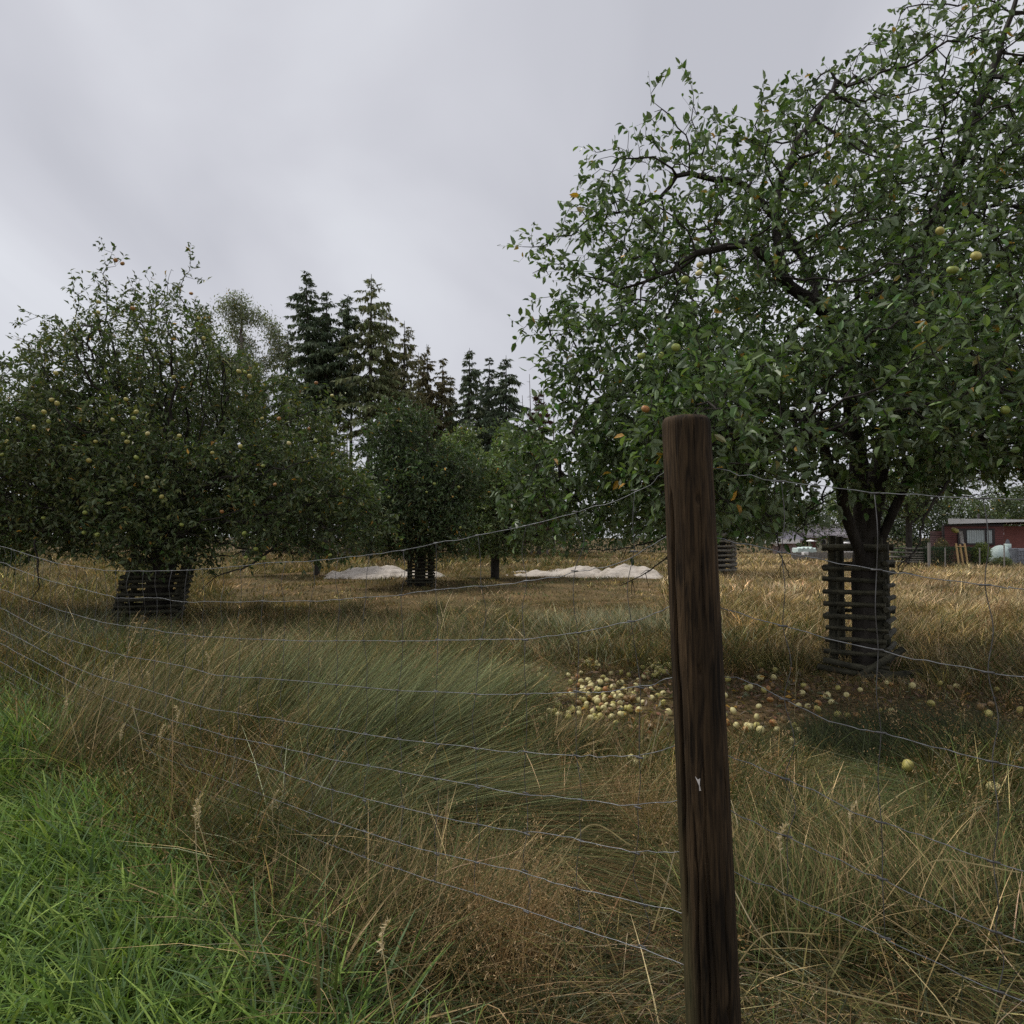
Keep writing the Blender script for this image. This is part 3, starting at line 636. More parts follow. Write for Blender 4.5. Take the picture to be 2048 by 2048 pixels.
cracks = [(-2.68, .05, .55, ztop-.16, .022), (-2.25, .025, .1, .85, .012), (-1.42, .014, ztop-.55, ztop-.12, .006), (-1.15, .02, .05, .75, .008), (-1.95, .03, -.1, .75, .010), (-.75, .03, ztop-.95, ztop-.75, .01), (-1.75, .02, .3, 1.0, .006), (-1.6, .012, ztop-.1, ztop+.1, .006)]
grain = rg.normal(0, .00035, seg)
for z in levels:
    tt = (ztop-z)/ztop; r0 = .0555+.008*tt
    if z >= ztop-.0055: r0 *= {0: .975, 1: .86, 2: .0}[list(levels[-3:]).index(z)] if z in levels[-3:] else 1
    for j in range(seg):
        a = 2*math.pi*j/seg; r = r0*(1+.012*math.sin(2*a+z*1.5)+.008*math.sin(5*a+z*3))+grain[j]*(1 if r0 > .04 else 0)
        for (ca, cw, z0, z1, dep) in cracks:
            aa = (a+math.pi) % (2*math.pi)-math.pi; wob = ca+.05*math.sin(z*9+ca*5)+.02*math.sin(z*31)
            dz = min(1, max(0, (z-z0)/.12))*min(1, max(0, (z1-z)/.12))
            r -= dep*dz*math.exp(-((aa-wob)/(cw*1.3))**2)*(1 if r0 > .01 else 0)
        for (ka, kz) in ((-1.75, P(1385, 1335, PY)[2]), (-1.25, P(1440, 1990, PY)[2]), (-1.5, P(1395, 1000, PY)[2])):
            r -= .007*math.exp(-(((a+math.pi) % (2*math.pi)-math.pi-ka)/.09)**2-((z-kz)/.012)**2)
        ox = slope*(ztop-z)
        Vp.append((ptop[0]+ox+r*math.cos(a), PY+r*math.sin(a), z))
nlv = len(levels)
for i in range(nlv-1):
    for j in range(seg):
        k = (j+1) % seg; Fp.append((i*seg+j, i*seg+k, (i+1)*seg+k, (i+1)*seg+j))
mesh_np('post_body', np.array(Vp), [np.array(Fp)], M['post'], parent=post, smooth=True)
fx = P(1397, 1570, PY-.066)
fv = [fx+[-.008, .0, .02], fx+[-.002, -.003, .013], fx+[.003, -.003, .016], fx+[.002, -.003, 0], fx+[.005, -.002, -.012], fx+[.001, -.002, -.012], fx+[0, -.004, 0]]
fo = MB(); fo.add(fv, [(0, 1, 6), (1, 2, 3, 6), (6, 3, 4, 5)])
tag(fo.build('feather', M['feather']), 'small white feather stuck to the front of the fence post', 'feather')

# ------------------------------------------------------------------ wire mesh fence
LP0, LP1 = np.array([0.43, 1.60]), np.array([-4.40, 5.62])
RP0, RP1 = np.array([0.43, 1.60]), np.array([0.985, 1.27])
def on_fence(px, py, a, b):
    k = (px-1024)/F; d = b-a
    t = (a[0]-k*a[1])/(k*d[1]-d[0]); Y = a[1]+d[1]*t
    # correct for pitch (tiny): iterate
    p = P(px, py, Y)
    for _ in range(3):
        k2 = p[0]/p[1]; t = (a[0]-k2*a[1])/(k2*d[1]-d[0]); p = P(px, py, a[1]+d[1]*t)
    return p, t
WL = [[(1345, 935), (1325, 947), (1272, 986), (1166, 1021), (1060, 1049), (954, 1071), (848, 1092), (742, 1110), (636, 1121), (530, 1127), (424, 1137), (318, 1142), (212, 1140), (106, 1124), (0, 1092)],
      [(1345, 1070), (1325, 1077), (1276, 1107), (1226, 1131), (1160, 1142), (1050, 1163), (949, 1174), (870, 1180), (790, 1192), (724, 1195), (667, 1200), (606, 1202), (500, 1203), (388, 1204), (353, 1202), (318, 1196), (291, 1196), (236, 1196), (211, 1190), (75, 1155), (0, 1124)],
      [(1350, 1208), (1331, 1217), (1283, 1237), (1160, 1264), (1050, 1277), (949, 1280), (834, 1282), (720, 1281), (600, 1281), (406, 1273), (290, 1257), (207, 1244), (103, 1215), (0, 1178)],
      [(1356, 1350), (1339, 1356), (1286, 1372), (1217, 1383), (1163, 1385), (1051, 1387), (1000, 1389), (799, 1381), (580, 1360), (435, 1350), (360, 1331), (232, 1308), (186, 1294), (83, 1259), (0, 1215)],
      [(1360, 1488), (1344, 1493), (1286, 1510), (1232, 1513), (1163, 1512), (1051, 1505), (1000, 1502), (799, 1478), (621, 1451), (497, 1429), (406, 1414), (290, 1379), (166, 1342), (75, 1296), (0, 1257)],
      [(1365, 1600), (1351, 1602), (1286, 1608), (1235, 1609), (1156, 1597), (1072, 1591), (1000, 1580), (799, 1542), (662, 1518), (538, 1489), (455, 1472), (331, 1437), (186, 1385), (83, 1331), (0, 1286)],
      [(1370, 1706), (1355, 1704), (1279, 1703), (1181, 1687), (1091, 1666), (1000, 1658), (799, 1615), (640, 1572), (497, 1522), (290, 1464), (124, 1392), (0, 1322)],
      [(1375, 1830), (1362, 1825), (1217, 1791), (1109, 1765), (1036, 1743), (780, 1680), (500, 1580), (290, 1500), (100, 1415), (0, 1352)],
      [(1380, 1935), (1290, 1899), (1142, 1852), (1000, 1803), (760, 1725), (500, 1625), (290, 1535), (100, 1445), (0, 1384)]]
WR = [[(1405, 932), (1426, 935), (1526, 957), (1654, 973), (1749, 984), (1887, 991), (2048, 998)],
      [(1410, 1070), (1430, 1075), (1561, 1104), (1749, 1138), (1829, 1151), (1987, 1172), (2048, 1177)],
      [(1415, 1208), (1435, 1215), (1578, 1255), (1769, 1304), (1903, 1331), (2048, 1354)],
      [(1420, 1345), (1442, 1352), (1501, 1364), (1595, 1413), (1702, 1455), (1786, 1471), (1920, 1508), (2048, 1534)],
      [(1430, 1498), (1450, 1508), (1601, 1570), (1709, 1624), (1796, 1655), (1920, 1700), (2048, 1742)],
      [(1440, 1612), (1460, 1624), (1598, 1685), (1700, 1729), (1850, 1800), (2048, 1885)],
      [(1445, 1730), (1467, 1743), (1598, 1801), (1700, 1843), (1850, 1915), (2048, 2005)]]
fence = empty('wire_fence', (pbase[0], pbase[1], 0)); tag(fence, 'sagging galvanised wire mesh fence running past the wooden post on both sides', 'fence')
rng = np.random.default_rng(51)
def make_side(W, a, b, ts, ext):
    curves = []
    for wpx in W:
        pts = []; tss = []
        for (x, y) in wpx:
            p, t = on_fence(x, y, a, b); pts.append(p); tss.append(t)
        # continue past the frame
        d = (b-a); last = pts[-1]
        for e_ in (.12, .3, .55):
            q = last+np.array([d[0]*e_*ext, d[1]*e_*ext, .06*e_]); pts.append(q); tss.append(tss[-1]+e_*ext)
        pts = np.array(pts); tss = np.array(tss); c = catmull(pts, 5)
        c[1:-1] += rng.normal(0, .0016, (len(c)-2, 3))
        rad = .0008+.00013*np.linalg.norm(c[:, :2], axis=1)
        MB().tube(c, rad, 6).build('line_wire', M['wire'], fence, smooth=True)
        tt = (c[:, 0]-a[0])/(b[0]-a[0]); curves.append((tt, c))
    for t in ts:
        ks = []
        for tt, c in curves:
            o = np.argsort(tt); ks.append([np.interp(t+rng.normal(0, .0015), tt[o], c[o, i]) for i in range(3)])
        ks = np.array(ks); pl = [ks[0]]
        for i in range(len(ks)-1):
            mid = (ks[i]+ks[i+1])/2; pl.append(mid+norm(b-a).tolist()[0]*np.array([1, 0, 0])*rng.normal(0, .012)+[0, rng.normal(0, .012), 0]); pl.append(ks[i+1])
        pl = np.array(pl); rad = .0008+.00010*np.hypot(pl[:, 0], pl[:, 1])
        mb = MB().tube(catmull(pl, 4), np.interp(np.linspace(0, 1, (len(pl)-1)*4+1), np.linspace(0, 1, len(pl)), rad), 5)
        for k in ks:   # knots
            dd = norm(np.array([b[0]-a[0], b[1]-a[1], 0])); rk = .0021+.00022*np.hypot(k[0], k[1])
            mb.tube([k-dd*.011, k-dd*.006, k, k+dd*.006, k+dd*.011], [rk*.7, rk, rk*.8, rk, rk*.7], 6)
        mb.build('stay_wire', M['stay'], fence, smooth=True)
make_side(WL, LP0, LP1, np.arange(.022, 1.35, .0295), 1.0)
make_side(WR, RP0, RP1, np.arange(.337, 1.9, .292), 1.6)
for z in [P(1372, y, PY)[2] for y in (940, 1072, 1210, 1350, 1492)]:   # staples at the back of the post
    x = ptop[0]+slope*(ztop-z)
    MB().tube([[x-.02, PY+.05, z+.004], [x-.008, PY+.066, z+.002], [x+.008, PY+.066, z-.002], [x+.02, PY+.05, z-.004]], .002, 5).build('staple', M['wire'], fence)

# ------------------------------------------------------------------ sand mounds
def mound(label, pts, Yc, depth, seed, hmul=1.0):
    """pts: (px, py_top) crest profile at distance Yc"""
    pr_ = np.array([P(x, y, Yc) for x, y in pts]); xs_ = np.linspace(pr_[0, 0], pr_[-1, 0], 90); top = np.interp(xs_, pr_[:, 0], pr_[:, 2])
    vs = np.linspace(-1, 1, 41); nz = VNoise(seed); V = []
    for i, x in enumerate(xs_):
        e_ = min(1, i/10, (len(xs_)-1-i)/10)
        for v in vs:
            y = Yc+v*depth*(.55+.45*e_)+.4*(nz.one(np.array(x*.5), np.array(0.))-.5)
            sl = max(0, 1-abs(v)**2.2)*(.25+.75*e_)
            hgt = (top[i]+.10)*sl+((nz(np.array(x), np.array(y), .9, 4)-.5)*.5+(n2(np.array(x), np.array(y), .25, 2)-.5)*.16)*sl
            V.append((x, y, gz(x, y)-.05+hgt))
    n = len(vs); idx = np.arange(90*n).reshape(90, n)
    Q = np.stack([idx[:-1, :-1], idx[1:, :-1], idx[1:, 1:], idx[:-1, 1:]], -1).reshape(-1, 4)
    V = np.array(V); b = np.array([V[:, 0].mean(), Yc, 0])
    o = mesh_np('sand_mound', V, [Q], M['sand'], origin=b, smooth=True); tag(o, label, 'sand mound', 'sand mounds in the field'); return o
mound('long pale sand mound behind the middle apple trunk', [(628, 1168), (660, 1156), (700, 1147), (760, 1143), (840, 1145), (880, 1154), (915, 1166)], 24, 1.8, 3)
mound('pale sand mound with a sharp left end right of the middle trees', [(990, 1166), (1010, 1156), (1060, 1148), (1120, 1137), (1160, 1131), (1200, 1138), (1215, 1150)], 26, 1.6, 5)
mound('lighter sand mound nearest the fence post', [(1180, 1158), (1215, 1142), (1250, 1136), (1290, 1140), (1330, 1152)], 24.5, 1.2, 8)
mound('tiny sand heap at the left end of the mounds', [(522, 1168), (540, 1162), (560, 1168)], 25, .5, 9)

# ------------------------------------------------------------------ spruces, birch, dead trees
def spray_tree(name, label, base, height, width, seed, col, bare=.35, dens=1.0, droop=.6, tops=1, group=None, lean=0.0, sparse=0.0, prof=None, cat='tree'):
    rg = np.random.default_rng(seed); root = empty(name, base); tag(root, label, cat, group)
    mbt = MB(); O = []; D = []; Sz = []; Bv = []; Be = []
    for tpi in range(tops):
        off = 0 if tops == 1 else (tpi-(tops-1)/2)*width*.55
        hh = height*(1 if tpi == 0 else rg.uniform(.86, .96)); fork = height*.5 if tops > 1 else 0
        tr = [np.array([0, 0, -.3])+base, base+[off*.2, 0, fork if tops > 1 else hh*.4], base+[off*.8+lean*hh*.5, 0, hh*.7], base+[off+lean*hh, 0, hh]]
        mbt.tube(tr, [height*.013, height*.010, height*.006, .015], 7)
        z = height*bare
        while z < hh-.15:
            f = (z-height*bare)/(hh-height*bare)
            Lm = width*(prof(f) if prof else 1.38*(1-f)**.70*min(1, .5+f*3))*(1 if tops == 1 else .75)
            tx = np.interp(z, [tr[1][2]-base[2], tr[2][2]-base[2], tr[3][2]-base[2]], [tr[1][0], tr[2][0], tr[3][0]])
            for k in range(rg.integers(4, 7)):
                if rg.random() < sparse+.08: continue
                a = rg.uniform(0, 6.28); L = max(.25, Lm*rg.uniform(.38, 1.3))
                d = np.array([math.cos(a), math.sin(a), 0]); p0 = np.array([tx, base[1], base[2]+z+rg.uniform(-.15, .15)])
                n = max(3, int(L/.35)); s = np.linspace(0, 1, n+1)
                up = (.30 if f > .7 else .05); pts = p0+d*L*s[:, None]; pts[:, 2] += L*(up*s-droop*.45*s**2+.28*np.maximum(0, s-.7)**1.5)
                Bv.append(pts); Be.append(.012+L*.006)
                m = int(dens*(12+L*34)); si = rg.random(m)**.8; q = np.stack([np.interp(si, s, pts[:, c]) for c in range(3)], 1)
                sd_ = rg.normal(0, .10+L*.07, (m, 1))*np.array([[-d[1], d[0], 0]])*(1-si[:, None]*.5)
                O.append(q+sd_); dd = np.stack([d[0]*.5+rg.normal(0, .35, m), d[1]*.5+rg.normal(0, .35, m), -rg.uniform(.5, 2.0, m)*droop+rg.normal(0, .15, m)+(.5 if f > .85 else 0)], 1)
                D.append(dd); Sz.append(rg.uniform(.20, .62, m)*(.65 if f > .85 else 1))
            z += rg.uniform(.28, .5)*(1 if height > 8 else .6)
    for pts, r in zip(Bv, Be): mbt.tube(pts[::2] if len(pts) > 4 else pts, np.linspace(r, .006, len(pts[::2] if len(pts) > 4 else pts)), 3, caps=False)
    # dead snags on the bare stem
    for _ in range(int(14*bare*height/6)):
        z = rg.uniform(.12, bare)*height; a = rg.uniform(0, 6.28); L = rg.uniform(.4, 1.5); p0 = base+[0, 0, z]
        mbt.tube([p0, p0+[math.cos(a)*L, math.sin(a)*L, rg.uniform(-.3, .1)*L]], [.02, .006], 3, caps=False)
    mbt.build('trunk', M['bark_far'] if cat != 'dead' else M['dead_wood'], root)
    if O:
        O = np.concatenate(O); D = norm(np.concatenate(D)); Sz = np.concatenate(Sz)
        ref = norm(rg.normal(size=D.shape)); B = norm(np.cross(D, ref)); Cn = np.cross(D, B)
        tv = np.array([[0, -.05, 0], [0, .05, 0], [.35, .20, .02], [.3, .06, 0], [.62, .15, -.02], [.6, .05, 0], [1, 0, 0], [.6, -.05, 0], [.55, -.17, .02], [.3, -.06, 0], [.28, -.2, -.02]])
        fs = [[(0, 1, 3, 9), (3, 5, 7, 9)], [(1, 2, 3), (3, 4, 5), (5, 6, 7), (7, 8, 9), (9, 10, 0)]]
        V, Fs = stamp(tv, fs, O.astype(np.float32), D.astype(np.float32), B.astype(np.float32), Cn.astype(np.float32), Sz)
        c = np.array(col)[None]*np.exp(rg.normal(0, .3, (len(O), 1)))*np.exp(rg.normal(0, .06, (len(O), 3)))
        mesh_np('crown', V, Fs, M['needle'], np.repeat(c, len(tv), 0), parent=root)
    return root
def wp(px, Y): p = P(px, 1100, Y); return np.array([p[0], Y, gz(p[0], Y)])
def hgt(py, Y): return P(1024, py, Y)[2]
SG = 'spruces at the far edge of the orchard'
SP = [(648, 541, 48, 2.9, 3, .50, .8, 0, 'tallest broad spruce with three tops, dark blue-green, behind the left apple tree', (0.093, 0.125, 0.069)),
      (738, 548, 47, 2.9, 1, .44, .62, .15, 'tall slender see-through spruce right of the broadest one', (0.144, 0.165, 0.075)),
      (806, 640, 48, 2.3, 1, .36, .6, .2, 'brownish-green spruce with an uneven top left of the narrow dark one', (0.152, 0.153, 0.075)),
      (868, 690, 52, 2.4, 2, .3, .7, .15, 'thin wispy spruce, sparse and brown-tinged', (0.144, 0.128, 0.065)),
      (938, 697, 50, 2.0, 1, .30, .8, .1, 'narrow dark spruce with a sharp pointed top in the middle of the row', (0.093, 0.121, 0.069)),
      (978, 713, 56, 1.6, 1, .28, .7, .1, 'slim spruce between the narrow pointed one and the rightmost dark one', (0.078, 0.099, 0.064)),
      (1012, 710, 50, 2.6, 1, .22, .95, .05, 'rightmost dark spruce with a broad base', (0.088, 0.118, 0.069)),
      (570, 655, 52, 2.2, 1, .35, .65, .1, 'dark spruce half hidden behind the birch', (0.099, 0.128, 0.065)),
      (775, 700, 56, 2.2, 1, .3, .6, .15, 'shorter spruce in the second row behind the slender one', (0.118, 0.139, 0.071)),
      (700, 720, 57, 1.6, 1, .74, .6, .2, 'shadowy spruce in the gap between the two tallest', (0.079, 0.099, 0.059)),
      (905, 800, 57, 2.0, 1, .2, .8, .1, 'small spruce low between the narrow dark one and the wispy one', (0.088, 0.108, 0.062)),
      (900, 750, 57, 2.0, 1, .2, .6, .2, 'ragged thin spruce in the gap left of the narrow dark one', (0.116, 0.121, 0.062)),
      (835, 705, 55, 2.1, 1, .3, .55, .25, 'half bare spruce between the brownish one and the wispy one', (0.124, 0.121, 0.062)),
      (770, 610, 50, 1.9, 1, .45, .5, .25, 'see-through spruce leaning on the slender tall one', (0.124, 0.135, 0.062)),
      (845, 760, 58, 2.2, 1, .2, .7, .1, 'grey-green filler spruce behind the wispy one, right side', (0.116, 0.128, 0.062)),
      (620, 640, 58, 2.4, 1, .5, .6, .1, 'spruce in the second row left of the tallest top', (0.093, 0.114, 0.062)),
      (960, 770, 58, 2.2, 1, .15, .8, .1, 'low spruce in the second row behind the narrow dark one', (0.093, 0.114, 0.056)),
      (1078, 780, 50, 1.7, 1, .12, 1.0, 0, 'dead russet-brown spruce at the right end of the row', (.10, .055, .038))]
for i, (px, py, Y, wd, tops, bare, dn, spz, lab, col) in enumerate(SP):
    b = wp(px, Y); spray_tree('spruce_tree', lab, b, hgt(py, Y), wd, 100+i, col, bare=bare, dens=dn, tops=tops, group=SG, sparse=spz, droop=.75)
# birch and other loose trees
def loose_tree(name, label, base, height, lobes, seed, col, leaf=.16, n=9000, white=False, group=None, alt=None):
    rg = np.random.default_rng(seed); root = empty(name, base); tag(root, label, 'tree', group); Y = base[1]
    att = lobes_sample([(x, y, Y+dy, r) for x, y, dy, r in lobes], .35, rg)
    tp = [base+[0, 0, z] for z in (-.2, height*.12, height*.24, height*.36)]
    pos, par = colonize(att, tp, .6, 6, .9, rg, jitter=.2); r = radii(pos, par, .012, height*.014)
    V, Q = edge_tubes(pos, par, r, r > 0, 5); mesh_np('trunk', V, [Q], M['dead_wood'] if white else M['bark_far'], parent=root)
    tips = pos[np.where(r < .05)[0]]; c0 = tips[rg.integers(0, len(tips), n)]
    O = c0+rg.normal(0, .33, (n, 3)); O[:, 2] -= np.abs(rg.normal(0, .35, n)) if white else 0
    D = norm(rg.normal(0, .6, (n, 3))+[0, 0, -.6]); nr = norm(rg.normal(0, .7, (n, 3))+[0, 0, .8])
    V, Fs = leaves(O, D, nr, leaf, rg, LEAF5, .6)
    cc = leaf_cols(n, 1, rg, col, .3, .02, alt, .3)*(.7+.6*n2(O[:, 0]+O[:, 2], O[:, 2]*1.3, 1.6))[:, None]
    mesh_np('crown', V, Fs, M['leaf'], np.repeat(cc, 5, 0), parent=root); return root
def lt(px, Y): return wp(px, Y)
loose_tree('birch_tree', 'airy pale grey-green birch left of the spruces', lt(490, 46), 17, [(490, 640, 0, 1.7), (445, 625, 0, 1.3), (465, 600, 0, .8), (400, 640, 0, 1.0), (520, 620, 0, .8), (530, 640, 0, 1.1), (480, 720, 0, 2.4), (420, 690, 0, 1.4), (540, 730, 0, 1.5), (480, 800, 0, 2.4), (570, 700, 0, .8)], 201, (.21, .23, .15), .17, 26000, True, alt=(.18, .18, .09))
loose_tree('broadleaf_tree', 'pale tree beyond the left apple tree at the picture edge', lt(-15, 40), 11, [(0, 790, 0, 1.6), (-60, 760, 0, 2.2), (40, 830, 0, 1.3), (-30, 880, 0, 2.2), (60, 850, 0, 1.0)], 202, (.13, .16, .08), .17, 8000)
BG = 'trees behind the cabin and houses'
rng = np.random.default_rng(61)
for i, (px, py, Y, wd, lab, col) in enumerate([(1560, 985, 62, 4, 'green tree behind the dark-roofed house', (.07, .10, .04)), (1640, 1000, 64, 3.5, 'bushy tree behind the tiled roof', (.08, .11, .04)), (1730, 1000, 62, 3.5, 'tree between the tiled house and the red cabin', (.06, .09, .035)),
    (1820, 985, 58, 3.5, 'dark green tree above the left end of the cabin roof', (.05, .08, .035)), (1900, 985, 60, 4, 'rounded tree behind the middle of the cabin roof', (.06, .09, .04)), (1985, 975, 58, 3.5, 'light green tree above the right end of the cabin roof', (.09, .12, .04)), (2070, 970, 60, 4, 'tall green tree at the right edge behind the cabin', (.06, .10, .04))]):
    loose_tree('broadleaf_tree', lab, lt(px, Y), hgt(py, Y), [(px, py+25, 0, wd*.42), (px-45, py+50, 0, wd*.45), (px+45, py+45, 0, wd*.45), (px, py+75, 0, wd*.6)], 210+i, col, .22, 5000, group=BG)
loose_tree('bush', 'bright green bush under the left apple tree at the picture edge', lt(10, 30), 2.6, [(0, 1090, 0, .7), (50, 1095, 0, .5), (-60, 1080, 0, .9), (25, 1070, 0, .5)], 231, (.09, .15, .04), .12, 3500)
# bare dead trees between the trunks
rng = np.random.default_rng(71)
for i, (px, py, lab) in enumerate([(662, 850, 'thin bare dead trunk left of the gap between spruces'), (676, 830, 'second thin dead trunk in the gap, slightly taller'), (690, 858, 'dead trunk in the gap closest to the slender spruce'), (700, 840, 'crooked dead pole beside the slender spruce stem'),
                            (652, 835, 'dead pole close to the broad spruce stem'), (1062, 748, 'pale dead pole rising beside the dead russet spruce'), (1095, 770, 'bare dead pole right of the russet spruce'), (1108, 800, 'short dead pole at the right end of the row'), (1050, 790, 'leaning dead pole left of the russet spruce')]):
    Y = 49+rng.uniform(-3, 5); b = wp(px, Y); root = empty('dead_tree', b); tag(root, lab, 'dead tree', 'bare dead trees among the spruces'); h = hgt(py, Y); mb = MB()
    top = b+[rng.normal(0, .3), 0, h]; mb.tube([b+[0, 0, -.2], (b+top)/2+[rng.normal(0, .12), 0, 0], top], [.1, .07, .02], 6)
    for k in range(34):
        f = rng.uniform(.3, .98); p0 = b+(top-b)*f; a = rng.uniform(0, 6.28); L = rng.uniform(.4, 1.5)*(1.15-f); mb.tube([p0, p0+[math.cos(a)*L, math.sin(a)*L, rng.uniform(-.5, .2)*L]], [.02, .008], 3, caps=False)
    mb.build('trunk', M['dead_wood'], root)
# undergrowth along the far edge: reads as one mass
rg = np.random.default_rng(81); n = 110000
ux = rg.uniform(-60, 75, n); uy = 60+rg.normal(0, 2.0, n); hx = 3.0+5.2*n3(ux, ux*0+3, 6, 3)
uz = hx*rg.random(n)**.7
O = np.stack([ux, uy, uz], 1); D = norm(rg.normal(0, .7, (n, 3))+[0, 0, -.3]); nr = norm(rg.normal(0, .7, (n, 3))+[0, 0, .8])
V, Fs = leaves(O, D, nr, .30, rg, LEAF5, .6)
cc = leaf_cols(n, 1, rg, (.055, .075, .032), .35, .01)*(.6+.8*n4(ux, uz*2, 3))[:, None]
tag(mesh_np('undergrowth', V, Fs, M['leaf'], np.repeat(cc, 5, 0)), 'dark scrub along the far edge of the field under the spruces', 'undergrowth', kind='stuff')

# ------------------------------------------------------------------ buildings on the right
def band_mat(name, c1, c2, pitch, rough=.7, axis=2, vary=.15):
    m, nt, o = new_mat(name); L = nt.links.new
    tc = N(nt, 'ShaderNodeTexCoord'); sx = N(nt, 'ShaderNodeSeparateXYZ'); L(tc.outputs['Object'], sx.inputs[0])
    dv = N(nt, 'ShaderNodeMath', operation='DIVIDE'); dv.inputs[1].default_value = pitch; L(sx.outputs[axis], dv.inputs[0])
    fr = N(nt, 'ShaderNodeMath', operation='FRACT'); L(dv.outputs[0], fr.inputs[0])
    cr = N(nt, 'ShaderNodeValToRGB'); e = cr.color_ramp.elements; e[0].position = .12; e[0].color = (*c2, 1); e[1].position = .22; e[1].color = (*c1, 1); L(fr.outputs[0], cr.inputs[0])
    no = N(nt, 'ShaderNodeTexNoise'); no.inputs['Scale'].default_value = 6; L(tc.outputs['Object'], no.inputs['Vector'])
    mr = N(nt, 'ShaderNodeMapRange'); mr.inputs[3].default_value = 1-vary*2; mr.inputs[4].default_value = 1+vary*2; L(no.outputs[0], mr.inputs[0])
    mm = N(nt, 'ShaderNodeMix', data_type='RGBA', blend_type='MULTIPLY'); mm.inputs[0].default_value = 1; L(cr.outputs[0], mm.inputs[6]); L(mr.outputs[0], mm.inputs[7])
    pr = N(nt, 'ShaderNodeBsdfPrincipled'); pr.inputs['Roughness'].default_value = rough; L(mm.outputs[2], pr.inputs['Base Color']); L(pr.outputs[0], o.inputs[0]); return m
M['cabin'] = band_mat('red_board_wall', (.17, .055, .048), (.05, .02, .018), .12)
M['cabin_pale'] = band_mat('pale_board_wall', (.26, .17, .16), (.08, .05, .05), .12)
M['brick'] = band_mat('red_brick_wall', (.22, .07, .055), (.15, .06, .05), .09)
M['white'] = noise_mat('white_paint', (.68, .67, .66), (.80, .79, .78), 5, rough=.6, bump=0)
M['darkframe'] = noise_mat('dark_frame', (.03, .025, .025), (.05, .04, .04), 5, rough=.5, bump=0)
M['tile'] = band_mat('pale_roof_tiles', (.42, .38, .42), (.20, .18, .20), .33, .6, 2)
M['slate'] = noise_mat('grey_roof', (.17, .16, .19), (.23, .215, .25), 4, rough=.7, bump=0)
M['cream'] = noise_mat('cream_render', (.50, .47, .34), (.60, .56, .42), 3, rough=.9, bump=0)
M['pinkwall'] = noise_mat('pinkish_wall', (.36, .28, .27), (.44, .35, .33), 3, rough=.9, bump=0)
M['curtain'] = band_mat('curtain_fabric', (.42, .46, .45), (.18, .21, .21), .13, .9, 0)
M['glass'] = noise_mat('window_glass', (.04, .05, .055), (.07, .08, .085), 2, rough=.08, bump=0, spec=.6)
M['yellow_wood'] = noise_mat('new_pine', (.50, .33, .14), (.62, .44, .22), 20, (1, 1, .1), .8, 0)
M['tank'] = noise_mat('pale_plastic', (.50, .62, .58), (.62, .72, .68), 4, rough=.5, bump=0)
M['greyplastic'] = noise_mat('grey_plastic', (.22, .23, .26), (.30, .31, .34), 4, rough=.5, bump=0)
M['grey_wood'] = noise_mat('grey_fence_wood', (.18, .17, .155), (.30, .28, .25), 6, (3, 1, .3), .9, 0)
def X(px, Y): return float(P(px, 1080, Y)[0])
def Z(py, Y): return float(P(1024, py, Y)[2])
def boxpx(mb, x0, x1, y0, y1, Y, depth): # pixels -> box whose front face is at Y
    a, b = X(x0, Y), X(x1, Y); t_, l_ = Z(y0, Y), max(Z(y1, Y), -.1)
    if depth > 1.5:   # side walls run away from the viewer
        k = (Y+depth)/Y
        return mb.add([[a, Y, l_], [b, Y, l_], [b*k, Y+depth, l_], [a*k, Y+depth, l_], [a, Y, t_], [b, Y, t_], [b*k, Y+depth, t_], [a*k, Y+depth, t_]], [(0, 1, 5, 4), (1, 2, 6, 5), (2, 3, 7, 6), (3, 0, 4, 7), (4, 5, 6, 7), (3, 2, 1, 0)])
    return mb.box(((a+b)/2, Y+depth/2, (t_+l_)/2), (b-a, depth, t_-l_))
Yc = 36.0
cabin = empty('cabin', (X(1960, Yc), Yc, 0)); tag(cabin, 'red-brown boarded cabin with white flat roof and curtained window behind the hedge', 'cabin')
boxpx(MB(), 1889, 2008, 1050, 1140, Yc, 5).build('wall', M['cabin'], cabin)
tag(boxpx(MB(), 1860, 1888.9, 1062, 1140, Yc+.4, 4).build('side_wall', M['cabin_pale'], cabin), 'paler slatted wall section')
boxpx(MB(), 2008.2, 2150, 1052, 1140, Yc+.6, 5).build('brick_wall', M['brick'], cabin)
rf = MB(); a, b = X(1884, Yc), X(2165, Yc); zt, zl = Z(1037, Yc-.5), Z(1048, Yc-.5)
rf.prism([(a, zl), (a, zt), (X(2030, Yc), zt-.06), (b, zt-.12), (b, zt-.26), (X(2030, Yc), zl+.12)], Yc-.55, Yc+5.4)
rf.v[-1][6:, 0] *= (Yc+5.4)/(Yc-.55)
rf.build('roof', M['white'], cabin)
boxpx(MB(), 1889, 2008, 1048.2, 1052, Yc-.08, .07).build('fascia', M['darkframe'], cabin)
wn = boxpx(MB(), 1916, 1990, 1057, 1090, Yc-.06, .055).build('window', M['darkframe'], cabin)
for (x0, x1) in ((1934, 1969), (1974.5, 1984)):
    boxpx(MB(), x0, x1, 1060.5, 1086.5, Yc-.085, .02).build('curtained_pane', M['curtain'], wn)
pn = MB(); pn.add([P(1917.5, 1062, Yc-.2), P(1925, 1062, Yc-.55), P(1929, 1087, Yc-.55), P(1921, 1087, Yc-.2), P(1917.5, 1062, Yc-.17), P(1925, 1062, Yc-.52), P(1929, 1087, Yc-.52), P(1921, 1087, Yc-.17)], [(0, 1, 2, 3), (7, 6, 5, 4), (0, 4, 5, 1), (1, 5, 6, 2), (2, 6, 7, 3), (3, 7, 4, 0)])
pn.build('open_sash', M['white'], wn)
